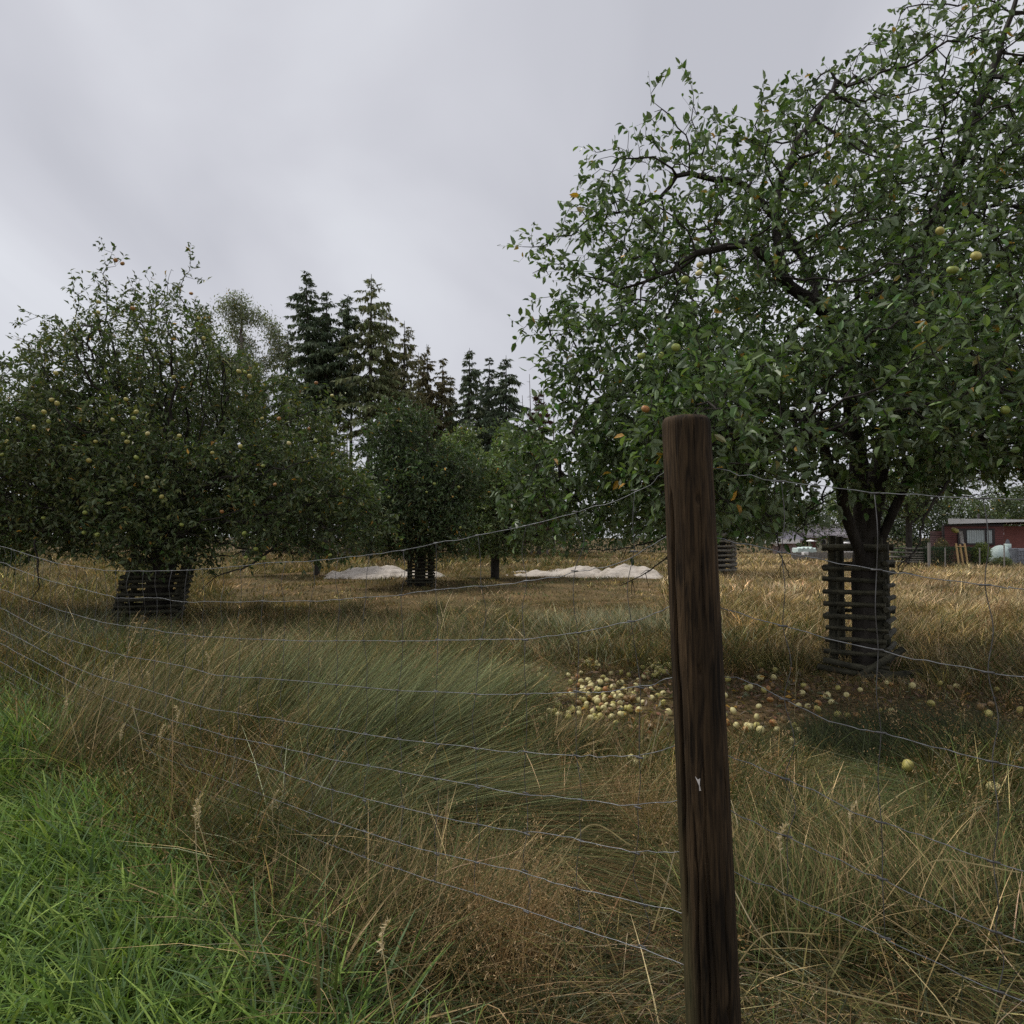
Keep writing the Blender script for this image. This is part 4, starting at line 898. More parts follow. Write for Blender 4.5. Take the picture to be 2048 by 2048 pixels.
boxpx(MB(), 1886, 1889.5, 1052, 1140, Yc-.12, .1).build('corner_board', M['darkframe'], cabin)
boxpx(MB(), 1958, 1961, 1028, 1038, Yc+3, .1).build('vent_pipe', M['darkframe'], cabin)
# grey-roofed house
Yh = 56.0
hs = empty('house', (X(1575, Yh), Yh, 0)); tag(hs, 'low house with dark grey roof and white gable seen left of the big trunk', 'house')
mb = MB(); boxpx(mb, 1545, 1604, 1082, 1130, Yh, 6); mb.build('wall', M['pinkwall'], hs)
mb = MB(); mb.add([[X(1540, Yh), Yh-.4, Z(1078, Yh)], [X(1604, Yh), Yh-.4, Z(1078, Yh)], [X(1604, Yh), Yh+4, Z(1053, Yh)+.3], [X(1552, Yh), Yh+4, Z(1053, Yh)+.3],
     [X(1540, Yh), Yh-.4, Z(1078, Yh)-.15], [X(1604, Yh), Yh-.4, Z(1078, Yh)-.15], [X(1604, Yh), Yh+4, Z(1053, Yh)+.1], [X(1552, Yh), Yh+4, Z(1053, Yh)+.1]], [(0, 1, 2, 3), (7, 6, 5, 4), (0, 4, 5, 1), (1, 5, 6, 2), (2, 6, 7, 3), (3, 7, 4, 0)])
mb.build('roof', M['slate'], hs)
boxpx(MB(), 1542, 1600, 1078.5, 1087, Yh-1.0, 1.4).build('lean_to_roof', M['white'], hs)
mb = MB(); mb.prism([(X(1532, Yh), Z(1084, Yh)), (X(1541, Yh), Z(1068, Yh)), (X(1553, Yh), Z(1088, Yh)), (X(1545, Yh), Z(1092, Yh))], Yh-.8, Yh-.6); mb.build('gable', M['white'], hs)
# tiled house
ht = empty('house', (X(1655, Yh+2), Yh+2, 0)); tag(ht, 'cream house with pale pink-grey tiled roof behind the big tree guard', 'house')
Y2 = Yh+2
boxpx(MB(), 1616, 1712, 1071, 1130, Y2, 7).build('wall', M['cream'], ht)
mb = MB(); mb.add([[X(1610, Y2), Y2-.6, Z(1071, Y2)], [X(1716, Y2), Y2-.6, Z(1071, Y2)], [X(1716, Y2), Y2+3.5, Z(1051, Y2)+.3], [X(1604, Y2), Y2+3.5, Z(1051, Y2)+.3],
     [X(1610, Y2), Y2-.6, Z(1071, Y2)-.2], [X(1716, Y2), Y2-.6, Z(1071, Y2)-.2], [X(1716, Y2), Y2+7, Z(1071, Y2)-.2], [X(1604, Y2), Y2+7, Z(1071, Y2)-.2]], [(0, 1, 2, 3), (4, 5, 1, 0), (3, 2, 6, 7), (0, 3, 7, 4), (1, 5, 6, 2)])
mb.build('roof', M['tile'], ht)
boxpx(MB(), 1622, 1634, 1084, 1100, Y2-.05, .05).build('door', M['cabin'], ht)
for (x0, x1) in ((1642, 1652), (1690, 1702)):
    f_ = boxpx(MB(), x0, x1, 1078, 1090, Y2-.08, .07).build('window', M['white'], ht); boxpx(MB(), x0+1, x1-1, 1079, 1089, Y2-.1, .02).build('pane', M['glass'], f_)
# garden things between
Yg_ = 46.0
pa = empty('garden_parasol', (X(1621, Yg_), Yg_, 0)); tag(pa, 'small white garden parasol in front of the cream house', 'parasol')
c0 = np.array([X(1621, Yg_), Yg_, Z(1079, Yg_)]); ring = [c0+[.42*math.cos(a), .42*math.sin(a), -.12] for a in np.arange(8)/8*6.283]
MB().add([c0]+ring+[c0-[0, 0, .03]], [(0, 1+i, 1+(i+1) % 8) for i in range(8)]+[(9, 1+(i+1) % 8, 1+i) for i in range(8)]).build('canopy', M['white'], pa)
MB().tube([c0*[1, 1, 0], c0-[0, 0, .02]], .02, 6).build('pole', M['grey_wood'], pa)
cv = empty('cold_frame', (X(1690, 44), 44, 0)); tag(cv, 'low white framed garden house with panes, half hidden behind the big tree guard', 'cold frame')
mb = MB(); mb.prism([(X(1677, 44), 0), (X(1677, 44), Z(1092, 44)), (X(1684, 44), Z(1087, 44)), (X(1700, 44), Z(1084, 44)), (X(1708, 44), Z(1090, 44)), (X(1708, 44), 0)], 44, 45); mb.build('body', M['white'], cv)
for x0, x1 in ((1679, 1685), (1687, 1694), (1696, 1703)): boxpx(MB(), x0, x1, 1091, 1099, 43.97, .025).build('pane', M['glass'], cv)
vh = empty('tarpaulin_cover', (X(1610, 45), 45, 0)); tag(vh, 'pale green tarpaulin over a low heap between the two houses', 'tarpaulin')
mb = MB(); rgt = np.random.default_rng(4)
prof_ = [(x, 1093+4*abs(math.sin(x*.35))+rgt.uniform(-1, 1)) for x in range(1596, 1634, 4)]
mb.prism([(X(1594, 45), 0)]+[(X(x, 45), Z(y, 45)) for x, y in prof_]+[(X(1636, 45), 0)], 45, 46); mb.build('sheet', M['tank'], vh, bevel=.04)
tag(boxpx(MB(), 1608, 1617, 1104, 1110, 41, .4).build('storage_box', M['white'], None, bevel=.02), 'small white box in front of the pale green tarpaulin', 'box')
bf = empty('board_fence', (X(1630, 42), 42, 0)); tag(bf, 'low weathered grey board fence in front of the houses', 'fence')
rng = np.random.default_rng(91)
for i in range(40):
    x = 1583+i*3.1; 
    if 1608 < x < 1612: continue
    boxpx(MB(), x, x+2.7, 1104+rng.uniform(-1.2, 1.2), 1125, 42, .03).build('board', M['grey_wood'], bf)
boxpx(MB(), 1582, 1706, 1110, 1112, 42.04, .04).build('rail', M['darkframe'], bf)
# hedge
def leafbox(name, label, x0, x1, zt, Y, dep, n, col, leaf, seed, cat='hedge', round_=False):
    rg = np.random.default_rng(seed); a, b = X(x0, Y), X(x1, Y); cx = (a+b)/2
    u = rg.uniform(-1, 1, (n, 3)); 
    if round_: u = norm(rg.normal(size=(n, 3)))*rg.random((n, 1))**.4
    else:
        k = rg.integers(0, 3, n); sgn = np.sign(rg.uniform(-1, 1, n)); u[np.arange(n), k] = sgn*rg.uniform(.85, 1.0, n)
    O = np.stack([cx+u[:, 0]*(b-a)/2, Y+dep/2+u[:, 1]*dep/2, (u[:, 2]+1)/2*zt], 1)+rg.normal(0, .03, (n, 3))
    root = empty(name, (cx, Y, 0)); tag(root, label, cat)
    D = norm(rg.normal(0, .8, (n, 3))); nr = norm(rg.normal(0, .7, (n, 3))+[0, -.5, .8]); V, Fs = leaves(O, D, nr, leaf, rg, LEAF5, .7)
    mesh_np('foliage', V, Fs, M['leaf'], leaf_cols(n, 5, rg, col, .25, .005), parent=root)
    mb = MB()
    for i in range(max(3, int((b-a)))):
        x = a+(b-a)*(i+.5)/max(3, int((b-a))); mb.tube([[x, Y+dep/2, -.05], [x+rg.normal(0, .1), Y+dep/2, zt*.8]], [.04, .01], 5)
    mb.build('stem', M['bark_far'], root)
leafbox('hedge', 'clipped dark green hedge in front of the red cabin', 1850, 1972, .92, 33.5, .9, 16000, (.035, .07, .03), .06, 300)
leafbox('shrub', 'light yellow-green shrub at the right end of the hedge', 1962, 1992, 1.25, 32.8, 1.0, 2600, (.15, .19, .04), .08, 301, 'shrub', True)
leafbox('shrub', 'small reddish-green bush in front of the cabin left of the stakes', 1880, 1906, 1.45, 34.6, .8, 1500, (.12, .10, .035), .08, 302, 'shrub', True)
leafbox('shrub', 'low green-grey shrub in front of the tank at the right edge', 2000, 2035, .5, 31.5, 1.0, 1800, (.14, .16, .06), .07, 303, 'shrub', True)
leafbox('shrub', 'green weeds at the foot of the hedge end by the far guard', 1795, 1850, 1.0, 36, 1.2, 3500, (.08, .13, .05), .09, 304, 'shrub', True)
st = empty('plant_support', (X(1925, 32.5), 32.5, 0)); tag(st, 'three upright new wooden stakes joined by a crossbar in front of the hedge', 'plant stakes')
for (x0, x1, yt) in ((1912, 1917, 1087), (1920, 1926, 1089), (1929, 1935, 1087)):
    p0 = P(x0, yt, 32.5); p1 = np.array([X(x1, 32.5), 32.5, -.1]); MB().tube([p0, p1], .045, 7).build('stake', M['yellow_wood'], st)
MB().tube([P(1911, 1093, 32.44), P(1932, 1093, 32.44)], .02, 6).build('crossbar', M['yellow_wood'], st)
tk = empty('water_tank', (X(2017, 34), 34, 0)); tag(tk, 'pale mint rounded plastic tank beside the hedge', 'tank')
mb = MB(); ctr = np.array([X(2018, 34), 34.6, .0]); zz = [0, .3, .6, .85, 1.0, 1.05]; rr_ = [.52, .56, .54, .42, .22, .02]
mb.tube([ctr+[0, 0, z] for z in zz], rr_, 22); mb.build('body', M['tank'], tk, smooth=True)
MB().tube([ctr+[.3, -.1, .85], ctr+[.3, -.1, 1.12]], .16, 14).build('cap', M['tank'], tk, smooth=True)
ib = empty('container_tank', (X(2050, 33.5), 33.5, 0)); tag(ib, 'grey square container in a wire cage at the right edge', 'container')
boxpx(MB(), 2036, 2064, 1097, 1130, 33.5, 1).build('body', M['greyplastic'], ib, bevel=.03)
for x in np.linspace(2037, 2063, 5): MB().tube([[X(x, 33.4), 33.46, 0], [X(x, 33.4), 33.46, Z(1102, 33.5)]], .012, 5).build('cage_bar', M['wire'], ib)
for y in (1102, 1110, 1119): MB().tube([[X(2036, 33.4), 33.44, Z(y, 33.5)], [X(2064, 33.4), 33.44, Z(y, 33.5)]], .012, 5).build('cage_bar', M['wire'], ib)
ds = empty('satellite_dish', (X(2015, 35.3), 35.3, 0)); tag(ds, 'grey dish leaning by the brick wall behind the tank', 'dish')
c0 = np.array([X(2015, 35.3), 35.3, Z(1088, 35.3)]); an = np.arange(20)/20*6.283
Vd = [c0+[0, .06, 0]]+[c0+[.13*math.cos(a), 0, .27*math.sin(a)] for a in an]; MB().add(Vd+[c0+[0, .08, 0]], [(0, 1+i, 1+(i+1) % 20) for i in range(20)]+[(21, 1+(i+1) % 20, 1+i) for i in range(20)]).build('reflector', M['greyplastic'], ds)
MB().tube([c0*[1, 1, 0]+[0, .05, 0], c0+[0, .07, 0]], .02, 6).build('mast', M['wire'], ds)
rng = np.random.default_rng(95)
for i, (px, Y) in enumerate(((1857, 32), (1889, 32), (1958, 32), (2007, 31))):
    o = MB().tube([[X(px, Y), Y, -.1], [X(px, Y)+.02, Y, [1.2, .95, .95, 1.1][i]]], [.07 if i == 0 else .03]*2, 8).build('garden_post', M['grey_wood'])
    tag(o, ['thick grey post at the left end of the hedge', 'thin post in front of the hedge left part', 'thin post in front of the hedge right of the stakes', 'thin post before the pale tank'][i], 'post', 'posts of the garden boundary')

# ------------------------------------------------------------------ grass
def blades(root, h, wd, ang, lean, bend, col, segs=3, z0=None, twist=None, rng=None):
    n = len(root); t = np.linspace(0, 1, segs+1)[None, :]
    hor = h[:, None]*(lean[:, None]*t+bend[:, None]*t**2)
    nrmz = np.sqrt(np.maximum(.04, 1-np.minimum(.96, (lean+bend)**2*.6)))
    zz = h[:, None]*nrmz[:, None]*(t-.35*np.clip(bend, 0, 1.4)[:, None]*t**2.2)
    cx, sx = np.cos(ang), np.sin(ang)
    x = root[:, 0:1]+hor*cx[:, None]; y = root[:, 1:2]+hor*sx[:, None]
    z = (gz(root[:, 0], root[:, 1]) if z0 is None else z0)[:, None]-.02+np.maximum(zz, 0.01*t)
    ta = ang+math.pi/2+(rng.normal(0, .9, n) if twist is None else twist)
    wv = wd[:, None]*(1-t**1.8*.88)/2
    ax, ay = np.cos(ta)[:, None]*wv, np.sin(ta)[:, None]*wv
    V = np.stack([np.stack([x-ax, y-ay, z], -1), np.stack([x+ax, y+ay, z], -1)], 2).reshape(-1, 3)
    base = (np.arange(n)*(segs+1)*2)[:, None, None]; s = np.arange(segs)*2
    q = np.stack([s, s+1, s+3, s+2], 1)[None]+base
    tipx = np.stack([x[:, -1], y[:, -1], z[:, -1]], 1)
    return V.astype(np.float32), q.reshape(-1, 4), np.repeat(col, (segs+1)*2, 0), tipx
def verge_side(x, y):   # >0 on the mown verge side
    a = np.array([-.42, 1.74]); b = np.array([-3.75, 4.75]); d = b-a
    return (d[0]*(y-a[1])-d[1]*(x-a[0]))/np.hypot(*d)
def in_view(x, y, m=1.1): return (np.abs(x) < .80*y+m) & (y > .9)
AC = G(1290, 1400); 
def apple_zone(x, y):
    a = np.exp(-(((x-.95)/1.6)**2+((y-6.0)/1.3)**2)**1.5); b = np.exp(-(((x-3.1)/1.7)**2+((y-5.7)/1.1)**2)**1.5)
    return np.clip(a+b, 0, 1)
def height_field(x, y):
    h = .34+.34*n1(x, y, 1.7, 3)
    h *= np.where(x/y < .02, 1.12, .72)
    h *= 1-.85*apple_zone(x, y)
    far = np.clip((y-8)/3, 0, 1); h = h*(1-far)+far*(.22+.26*n1(x, y, 1.7, 3)); h = np.where((np.abs(x/y+.1) < .33) & (y > 12) & (y < 26), np.minimum(h, .07+.13*n2(x, y, 2.)), h)
    # keep the two guards' feet visible
    k = x/y
    h = np.where((np.abs(k-.535) < .09) & (y > 3.2) & (y < 7.2), np.minimum(h, .14), h)
    h = np.where((np.abs(k+.56) < .09) & (y > 7) & (y < 10.4), np.minimum(h, .36), h)
    cap = np.interp(y, [1.0, 1.6, 2.2, 3.2, 4, 6, 8], [.22, .34, .46, .56, .62, .66, .6])
    capr = np.interp(y, [1.0, 2.2, 3.2, 4.2, 5, 5.6], [.22, .42, .44, .26, .14, .3]); cap = np.where((k > .03), np.minimum(cap, capr+(k < .09)*.1), cap)
    return np.minimum(h, cap)
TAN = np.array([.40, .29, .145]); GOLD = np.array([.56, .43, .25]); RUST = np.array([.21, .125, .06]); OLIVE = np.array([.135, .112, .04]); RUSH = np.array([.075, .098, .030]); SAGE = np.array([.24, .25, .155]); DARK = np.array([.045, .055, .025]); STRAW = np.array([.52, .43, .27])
def meadow_col(x, y, rng, n):
    k = x/np.maximum(y, .5)
    a = n1(x, y, 2.2, 3); b = n2(x, y, 1.4, 3); c = n3(x, y, 3.5, 2)
    far = np.clip((y-7)/8, 0, 1); right = np.clip((k-.15)/.2, 0, 1)
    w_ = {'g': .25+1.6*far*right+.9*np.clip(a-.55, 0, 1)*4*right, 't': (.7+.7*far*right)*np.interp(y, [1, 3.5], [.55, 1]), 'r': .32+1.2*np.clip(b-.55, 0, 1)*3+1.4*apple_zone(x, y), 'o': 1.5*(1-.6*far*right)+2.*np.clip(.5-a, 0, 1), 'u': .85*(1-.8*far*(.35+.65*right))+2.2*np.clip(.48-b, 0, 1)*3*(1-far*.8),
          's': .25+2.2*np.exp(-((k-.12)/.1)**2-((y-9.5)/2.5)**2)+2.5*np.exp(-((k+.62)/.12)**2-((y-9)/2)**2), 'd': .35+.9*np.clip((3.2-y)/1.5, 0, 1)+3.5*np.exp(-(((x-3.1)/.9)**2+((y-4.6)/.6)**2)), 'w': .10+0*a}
    keys = 'gtrousdw'; Wt = np.stack([np.broadcast_to(w_[q], x.shape) for q in keys], 1); Wt = Wt**1.35; Wt /= Wt.sum(1, keepdims=True)
    u = rng.random(n)[:, None]; ch = (u > np.cumsum(Wt, 1)).sum(1).clip(0, 7)
    pal = np.array([GOLD, TAN, RUST, OLIVE, RUSH, SAGE, DARK, STRAW])
    return pal[ch]*np.exp(rng.normal(-.12, .48, (n, 1)))*np.exp(rng.normal(0, .06, (n, 3))), ch
def tufted(area_pts, per, rad, rng):
    n = len(area_pts); c = np.repeat(area_pts, per, 0); a = rng.uniform(0, 6.283, n*per); r = rad*np.sqrt(rng.random(n*per))
    return c+np.stack([np.cos(a)*r, np.sin(a)*r], 1), a, r
def sample_band(y0, y1, n, rng, m=1.0):
    y = np.sqrt(rng.uniform(y0**2, y1**2, n)); x = rng.uniform(-1, 1, n)*(.80*y+m); return np.stack([x, y], 1)
rng = np.random.default_rng(501)
Vs, Qs, Cs, off = [], [], [], 0
tips = []
def push(V, Q, Cc):
    global off
    Vs.append(V); Qs.append(Q+off); Cs.append(Cc); off += len(V)
for (y0, y1, n_t, per, rad, wd, segs) in ((1.15, 4.0, 3800, 17, .09, .0042, 4), (4.0, 8.0, 5200, 17, .12, .0062, 3), (8.0, 15, 6000, 18, .20, .008, 3), (15, 30, 7000, 14, .32, .016, 2), (30, 60, 8000, 10, .5, .035, 2)):
    c = sample_band(y0, y1, n_t, rng); c = c[verge_side(c[:, 0], c[:, 1]) < -.14]
    R, a, r = tufted(c, per, rad, rng); n = len(R)
    k = verge_side(R[:, 0], R[:, 1]) < -.08; fanm = np.exp(-(((R[:, 0]+.5)/.85)**2+((R[:, 1]-3.8)/.75)**2)**2); k &= rng.random(n) > fanm*.85; az = apple_zone(R[:, 0], R[:, 1]); k &= rng.random(n) > az*.62
    R, a, r = R[k], a[k], r[k]; n = len(R)
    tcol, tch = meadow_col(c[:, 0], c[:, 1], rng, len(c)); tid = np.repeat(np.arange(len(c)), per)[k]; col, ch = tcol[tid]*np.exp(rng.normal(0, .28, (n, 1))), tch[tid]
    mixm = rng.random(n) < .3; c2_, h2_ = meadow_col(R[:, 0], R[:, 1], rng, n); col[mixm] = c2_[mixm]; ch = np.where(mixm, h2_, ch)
    th = rng.uniform(.55, 1.35, len(c))[tid]; ta_ = rng.uniform(0, 6.283, len(c))[tid]
    h = np.minimum(height_field(R[:, 0], R[:, 1])*rng.uniform(.5, 1.2, n)*th, .75)*np.where(np.isin(ch, [4, 6]), 1.1, 1)
    fl = 6.283*n2(R[:, 0], R[:, 1], 2.6, 2)*1.4+.3; ang = np.arctan2(np.sin(a)*.8+.7*np.sin(fl)+.9*np.sin(ta_), np.cos(a)*.8+.7*np.cos(fl)+.9*np.cos(ta_)+.2)+rng.normal(0, .5, n)
    lod = n4(R[:, 0], R[:, 1], 1.3, 2)
    lean = .15+.5*rng.random(n)*r/rad+.5*np.clip(lod-.5, 0, 1); bend = .15+.5*rng.random(n)+.9*np.clip(lod-.5, 0, 1)
    V, Q, cc, tp = blades(R, h, wd*rng.uniform(.6, 1.5, n), ang, lean, bend, col, segs, rng=rng); push(V, Q, cc)
    tips.append((R, tp, col, h, ch))
mesh_np('meadow_grass', np.concatenate(Vs), [np.concatenate(Qs)], M['grass'], np.concatenate(Cs)); mg = bpy.data.objects['meadow_grass']
tag(mg, 'tall dry meadow grass in tan, rust and olive tufts across the orchard', 'grass', kind='stuff')
print('meadow verts', off)

# rush tussocks lying over to the right
FAN = ((np.array([.21, .24, .11]), .30), (RUSH, .28), (OLIVE*1.2, .24), (DARK, .18))
Vs, Qs, Cs, off = [], [], [], 0
def tussock(px, py, n, L, amean, aspread, lean, rad, wd=.0042, pal=((RUSH, .6), (OLIVE, .25), (SAGE*.8, .15)), flat=.0):
    c = G(px, py)[:2]; a = rng.uniform(0, 6.283, n); r = rad*np.sqrt(rng.random(n)); R = c+np.stack([np.cos(a)*r*1.5, np.sin(a)*r], 1)
    ang = np.radians(amean)+rng.normal(0, np.radians(aspread), n); ln = lean*rng.uniform(.5, 1.2, n); bd = rng.uniform(.2, .75, n)+flat
    h = L*rng.uniform(.55, 1.1, n); pr_ = np.array([p[1] for p in pal]); ch = rng.choice(len(pal), n, p=pr_/pr_.sum())
    col = np.array([p[0] for p in pal])[ch]*np.exp(rng.normal(0, .42, (n, 1)))
    V, Q, cc, tp = blades(R, h, wd*rng.uniform(.6, 1.3, n), ang, ln, bd, col, 5, rng=rng); push(V, Q, cc); tips.append((R, tp, col, h, np.full(n, 9)))
tussock(660, 1585, 3900, 1.0, 35, 16, .55, .32, pal=FAN)
tussock(700, 1650, 3300, .95, -5, 14, .75, .30, flat=.2, pal=FAN)
tussock(560, 1500, 2700, .95, 60, 18, .4, .4, pal=FAN)
tussock(780, 1470, 2700, .9, 25, 16, .5, .45, pal=FAN)
tussock(900, 1640, 2250, .8, -28, 12, .85, .3, flat=.3, pal=((RUSH, .35), (OLIVE, .3), (RUST*1.2, .35)))
tussock(420, 1440, 2250, .85, 50, 25, .4, .5, pal=((OLIVE, .4), (TAN*.8, .3), (RUSH, .3)))
tussock(250, 1560, 1950, .8, 70, 30, .3, .35, pal=((OLIVE, .3), (TAN*.7, .3), (RUSH, .4)))
tussock(520, 1750, 2250, .6, 20, 40, .5, .3)
tussock(760, 1900, 2250, .5, 60, 50, .4, .3, pal=((RUSH, .4), (OLIVE, .3), (TAN*.8, .3)))
for (tx_, ty_, tl_, ta_) in ((260, 1300, .6, 60), (420, 1320, .65, 40), (600, 1300, .65, 55), (760, 1310, .6, 30), (900, 1290, .55, 70), (500, 1235, .5, 50), (700, 1230, .5, 60), (860, 1225, .5, 40), (340, 1400, .7, 50), (480, 1560, .6, 30), (150, 1480, .65, 60), (1120, 1500, .32, 20), (1700, 1780, .42, 150), (1950, 1900, .4, 120), (1620, 1720, .4, 40)):
    tussock(tx_, ty_, 750, tl_, ta_, 30, .45, .16, wd=.0065, pal=((RUSH, .3), (TAN*.9, .3), (OLIVE*1.3, .25), (DARK, .15)))
tussock(980, 1420, 1950, .55, 40, 25, .45, .3)
tussock(1850, 1640, 3300, .7, 180, 22, .95, .55, flat=.5)
tussock(1650, 1600, 2250, .6, 5, 25, .95, .4, flat=.5)
tussock(2050, 1720, 2700, .7, 170, 20, .9, .4, flat=.4)
tussock(1560, 1900, 1350, .45, 90, 45, .25, .2, pal=((RUSH*1.1, .5), (TAN*.7, .2), (OLIVE, .3)), wd=.005)
tussock(1850, 1850, 1350, .45, 60, 45, .3, .3, pal=((RUSH*1.1, .4), (OLIVE, .4), (TAN, .2)), wd=.004)
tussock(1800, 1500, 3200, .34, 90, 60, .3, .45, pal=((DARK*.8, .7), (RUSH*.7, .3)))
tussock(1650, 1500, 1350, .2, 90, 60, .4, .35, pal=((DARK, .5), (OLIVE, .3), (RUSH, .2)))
tussock(100, 1340, 2250, .65, 80, 50, .3, .9, wd=.006, pal=((SAGE*.6, .35), (DARK, .4), (RUSH, .25)))
tussock(1220, 1260, 2250, .5, 90, 50, .3, .9, wd=.007, pal=((SAGE, .6), (TAN, .2), (RUSH, .2)))
mesh_np('rushes', np.concatenate(Vs), [np.concatenate(Qs)], M['grass'], np.concatenate(Cs))
tag(bpy.data.objects['rushes'], 'dark green rush tussocks lying over in combed sweeps behind the fence', 'rushes', kind='stuff')

# seed heads: airy panicles on thin stems
Vs, Qs, Cs, off = [], [], [], 0
R = np.concatenate([t_[0] for t_ in tips]); T = np.concatenate([t_[1] for t_ in tips]); Ht = np.concatenate([t_[3] for t_ in tips])
sel = (R[:, 1] < 14) & (Ht > .22) & (verge_side(R[:, 0], R[:, 1]) < 0)
blob = n3(R[:, 0], R[:, 1], 1.1, 2)
pr_ = np.where(sel, .008+.12*np.clip(blob-.55, 0, 1), 0)*np.interp(R[:, 1], [1, 3, 6, 14], [1.0, 1.3, 1.0, .7])
pk = np.where(rng.random(len(R)) < pr_)[0]; print('panicles', len(pk))
m = 26; b0 = T[pk]; n = len(pk)
sz = rng.uniform(.05, .12, n); pc = np.array([[.34, .20, .09], [.26, .15, .07], [.42, .30, .16]])[rng.integers(0, 3, n)]
o = rng.normal(0, 1, (n, m, 3))*sz[:, None, None]*np.array([.35, .35, .6]); o[:, :, 2] += -.01
O = (b0[:, None]+o).reshape(-1, 3); nn = len(O); D = norm(rng.normal(0, 1, (nn, 3))+[0, 0, .5]); Bx = norm(np.cross(D, rng.normal(size=(nn, 3)))); Cx = np.cross(D, Bx)
tv = np.array([[-.5, -.12, 0], [-.5, .12, 0], [.5, .1, 0], [.5, -.1, 0]])
V, Fs = stamp(tv, [[(0, 1, 2, 3)]], O.astype(np.float32), D.astype(np.float32), Bx.astype(np.float32), Cx.astype(np.float32), (.0065+.0016*O[:, 1])*rng.uniform(.6, 1.3, nn))
mesh_np('seed_heads', V, Fs, M['grass'], np.repeat(np.repeat(pc, m, 0)*np.exp(rng.normal(0, .25, (nn, 1))), 4, 0))
tag(bpy.data.objects['seed_heads'], 'airy brown seed heads floating over the meadow grass', 'seed heads', kind='stuff')

# copper-coloured fluffy patch low centre and pale ears
Vs, Qs, Cs, off = [], [], [], 0
def fluff(px, py, rx, ry, n, h, pal):
    c = G(px, py)[:2]; R = c+np.stack([rng.normal(0, rx, n), rng.normal(0, ry, n)], 1); ch = rng.integers(0, len(pal), n)
    V, Q, cc, tp = blades(R, h*rng.uniform(.6, 1.15, n), .0022*rng.uniform(.6, 1.3, n), rng.uniform(0, 6.28, n), rng.uniform(.1, .4, n), rng.uniform(.1, .4, n), np.array(pal)[ch]*np.exp(rng.normal(0, .2, (n, 1))), 3, rng=rng); push(V, Q, cc)
    k = 14; oo = (tp[:, None]+rng.normal(0, .022, (n, k, 3))*[1, 1, 2.2]-[0, 0, .03]).reshape(-1, 3); nn = len(oo); D = norm(rng.normal(0, 1, (nn, 3))); B_ = norm(np.cross(D, rng.normal(size=(nn, 3)))); C_ = np.cross(D, B_)
    V, F2 = stamp(tv, [[(0, 1, 2, 3)]], oo.astype(np.float32), D.astype(np.float32), B_.astype(np.float32), C_.astype(np.float32), .0065*rng.uniform(.5, 1.3, nn))
    push(V, F2[0], np.repeat(np.repeat(np.array(pal)[ch], k, 0)*np.exp(rng.normal(0, .25, (nn, 1))), 4, 0))
cop = [(.38, .25, .12), (.30, .19, .09), (.46, .33, .18)]
fluff(1010, 1930, .09, .16, 800, .38, cop); fluff(1280, 1690, .07, .14, 400, .38, cop)
fluff(430, 1640, .15, .2, 250, .5, cop); fluff(650, 1500, .12, .15, 150, .6, cop)
fluff(1560, 1600, .2, .2, 200, .3, [(.30, .22, .09), (.24, .2, .09)])
mesh_np('copper_grass', np.concatenate(Vs), [np.concatenate(Qs)], M['grass'], np.concatenate(Cs))
tag(bpy.data.objects['copper_grass'], 'fluffy copper-coloured bent grass in patches near the fence', 'grass', kind='stuff')

# fresh green verge in the lower left
Vs, Qs, Cs, off = [], [], [], 0
n_t = 26000; c = np.stack([rng.uniform(-6.5, 1.0, n_t), rng.uniform(1.2, 6.5, n_t)], 1); dens_k = (verge_side(c[:, 0], c[:, 1]) > -.14+rng.normal(0, .08, n_t)+np.interp(c[:, 1], [1.6, 2.6], [.16, 0])) & in_view(c[:, 0], c[:, 1], .5); c = c[dens_k]
wgt = rng.random(len(c)) < np.interp(c[:, 1], [0, 2.5, 6], [1, 1, .9]); c = c[wgt]
R, a, r = tufted(c, 16, .07, rng); n = len(R)
vs = verge_side(R[:, 0], R[:, 1]); fresh = np.clip(.78+vs*1.1, .05, 1)
ga = np.array([.145, .24, .05]); gb = np.array([.25, .34, .08]); gc = np.array([.085, .15, .045]); gd = np.array([.16, .24, .11])
ch = rng.choice(4, n, p=[.42, .26, .2, .12]); col = np.array([ga, gb, gc, gd])[ch]*np.exp(rng.normal(0, .2, (n, 1)))
dull = rng.random(n) > fresh; col[dull] = (np.array([OLIVE, TAN, RUSH, gd])[rng.integers(0, 4, n)])[dull]
h = (.13+.13*n1(R[:, 0], R[:, 1], .5, 2))*rng.uniform(.5, 1.35, n)*np.interp(vs, [-.1, .6], [1.35, .95])*np.interp(R[:, 1], [.7, 1.5, 3], [.75, .95, 1.1])
ang = a+rng.normal(0, .9, n)+.6*np.sin(R[:, 0]*3); V, Q, cc, tp = blades(R, h, .012*rng.uniform(.55, 1.45, n)*np.interp(R[:, 1], [1, 4], [1, 1.25]), ang, .1+.5*rng.random(n), .15+.9*rng.random(n), col, 4, rng=rng); push(V, Q, cc)
mesh_np('green_grass', np.concatenate(Vs), [np.concatenate(Qs)], M['grass'], np.concatenate(Cs)); print('verge verts', off)
tag(bpy.data.objects['green_grass'], 'fresh bright green grass on the near side of the fence', 'grass', kind='stuff')

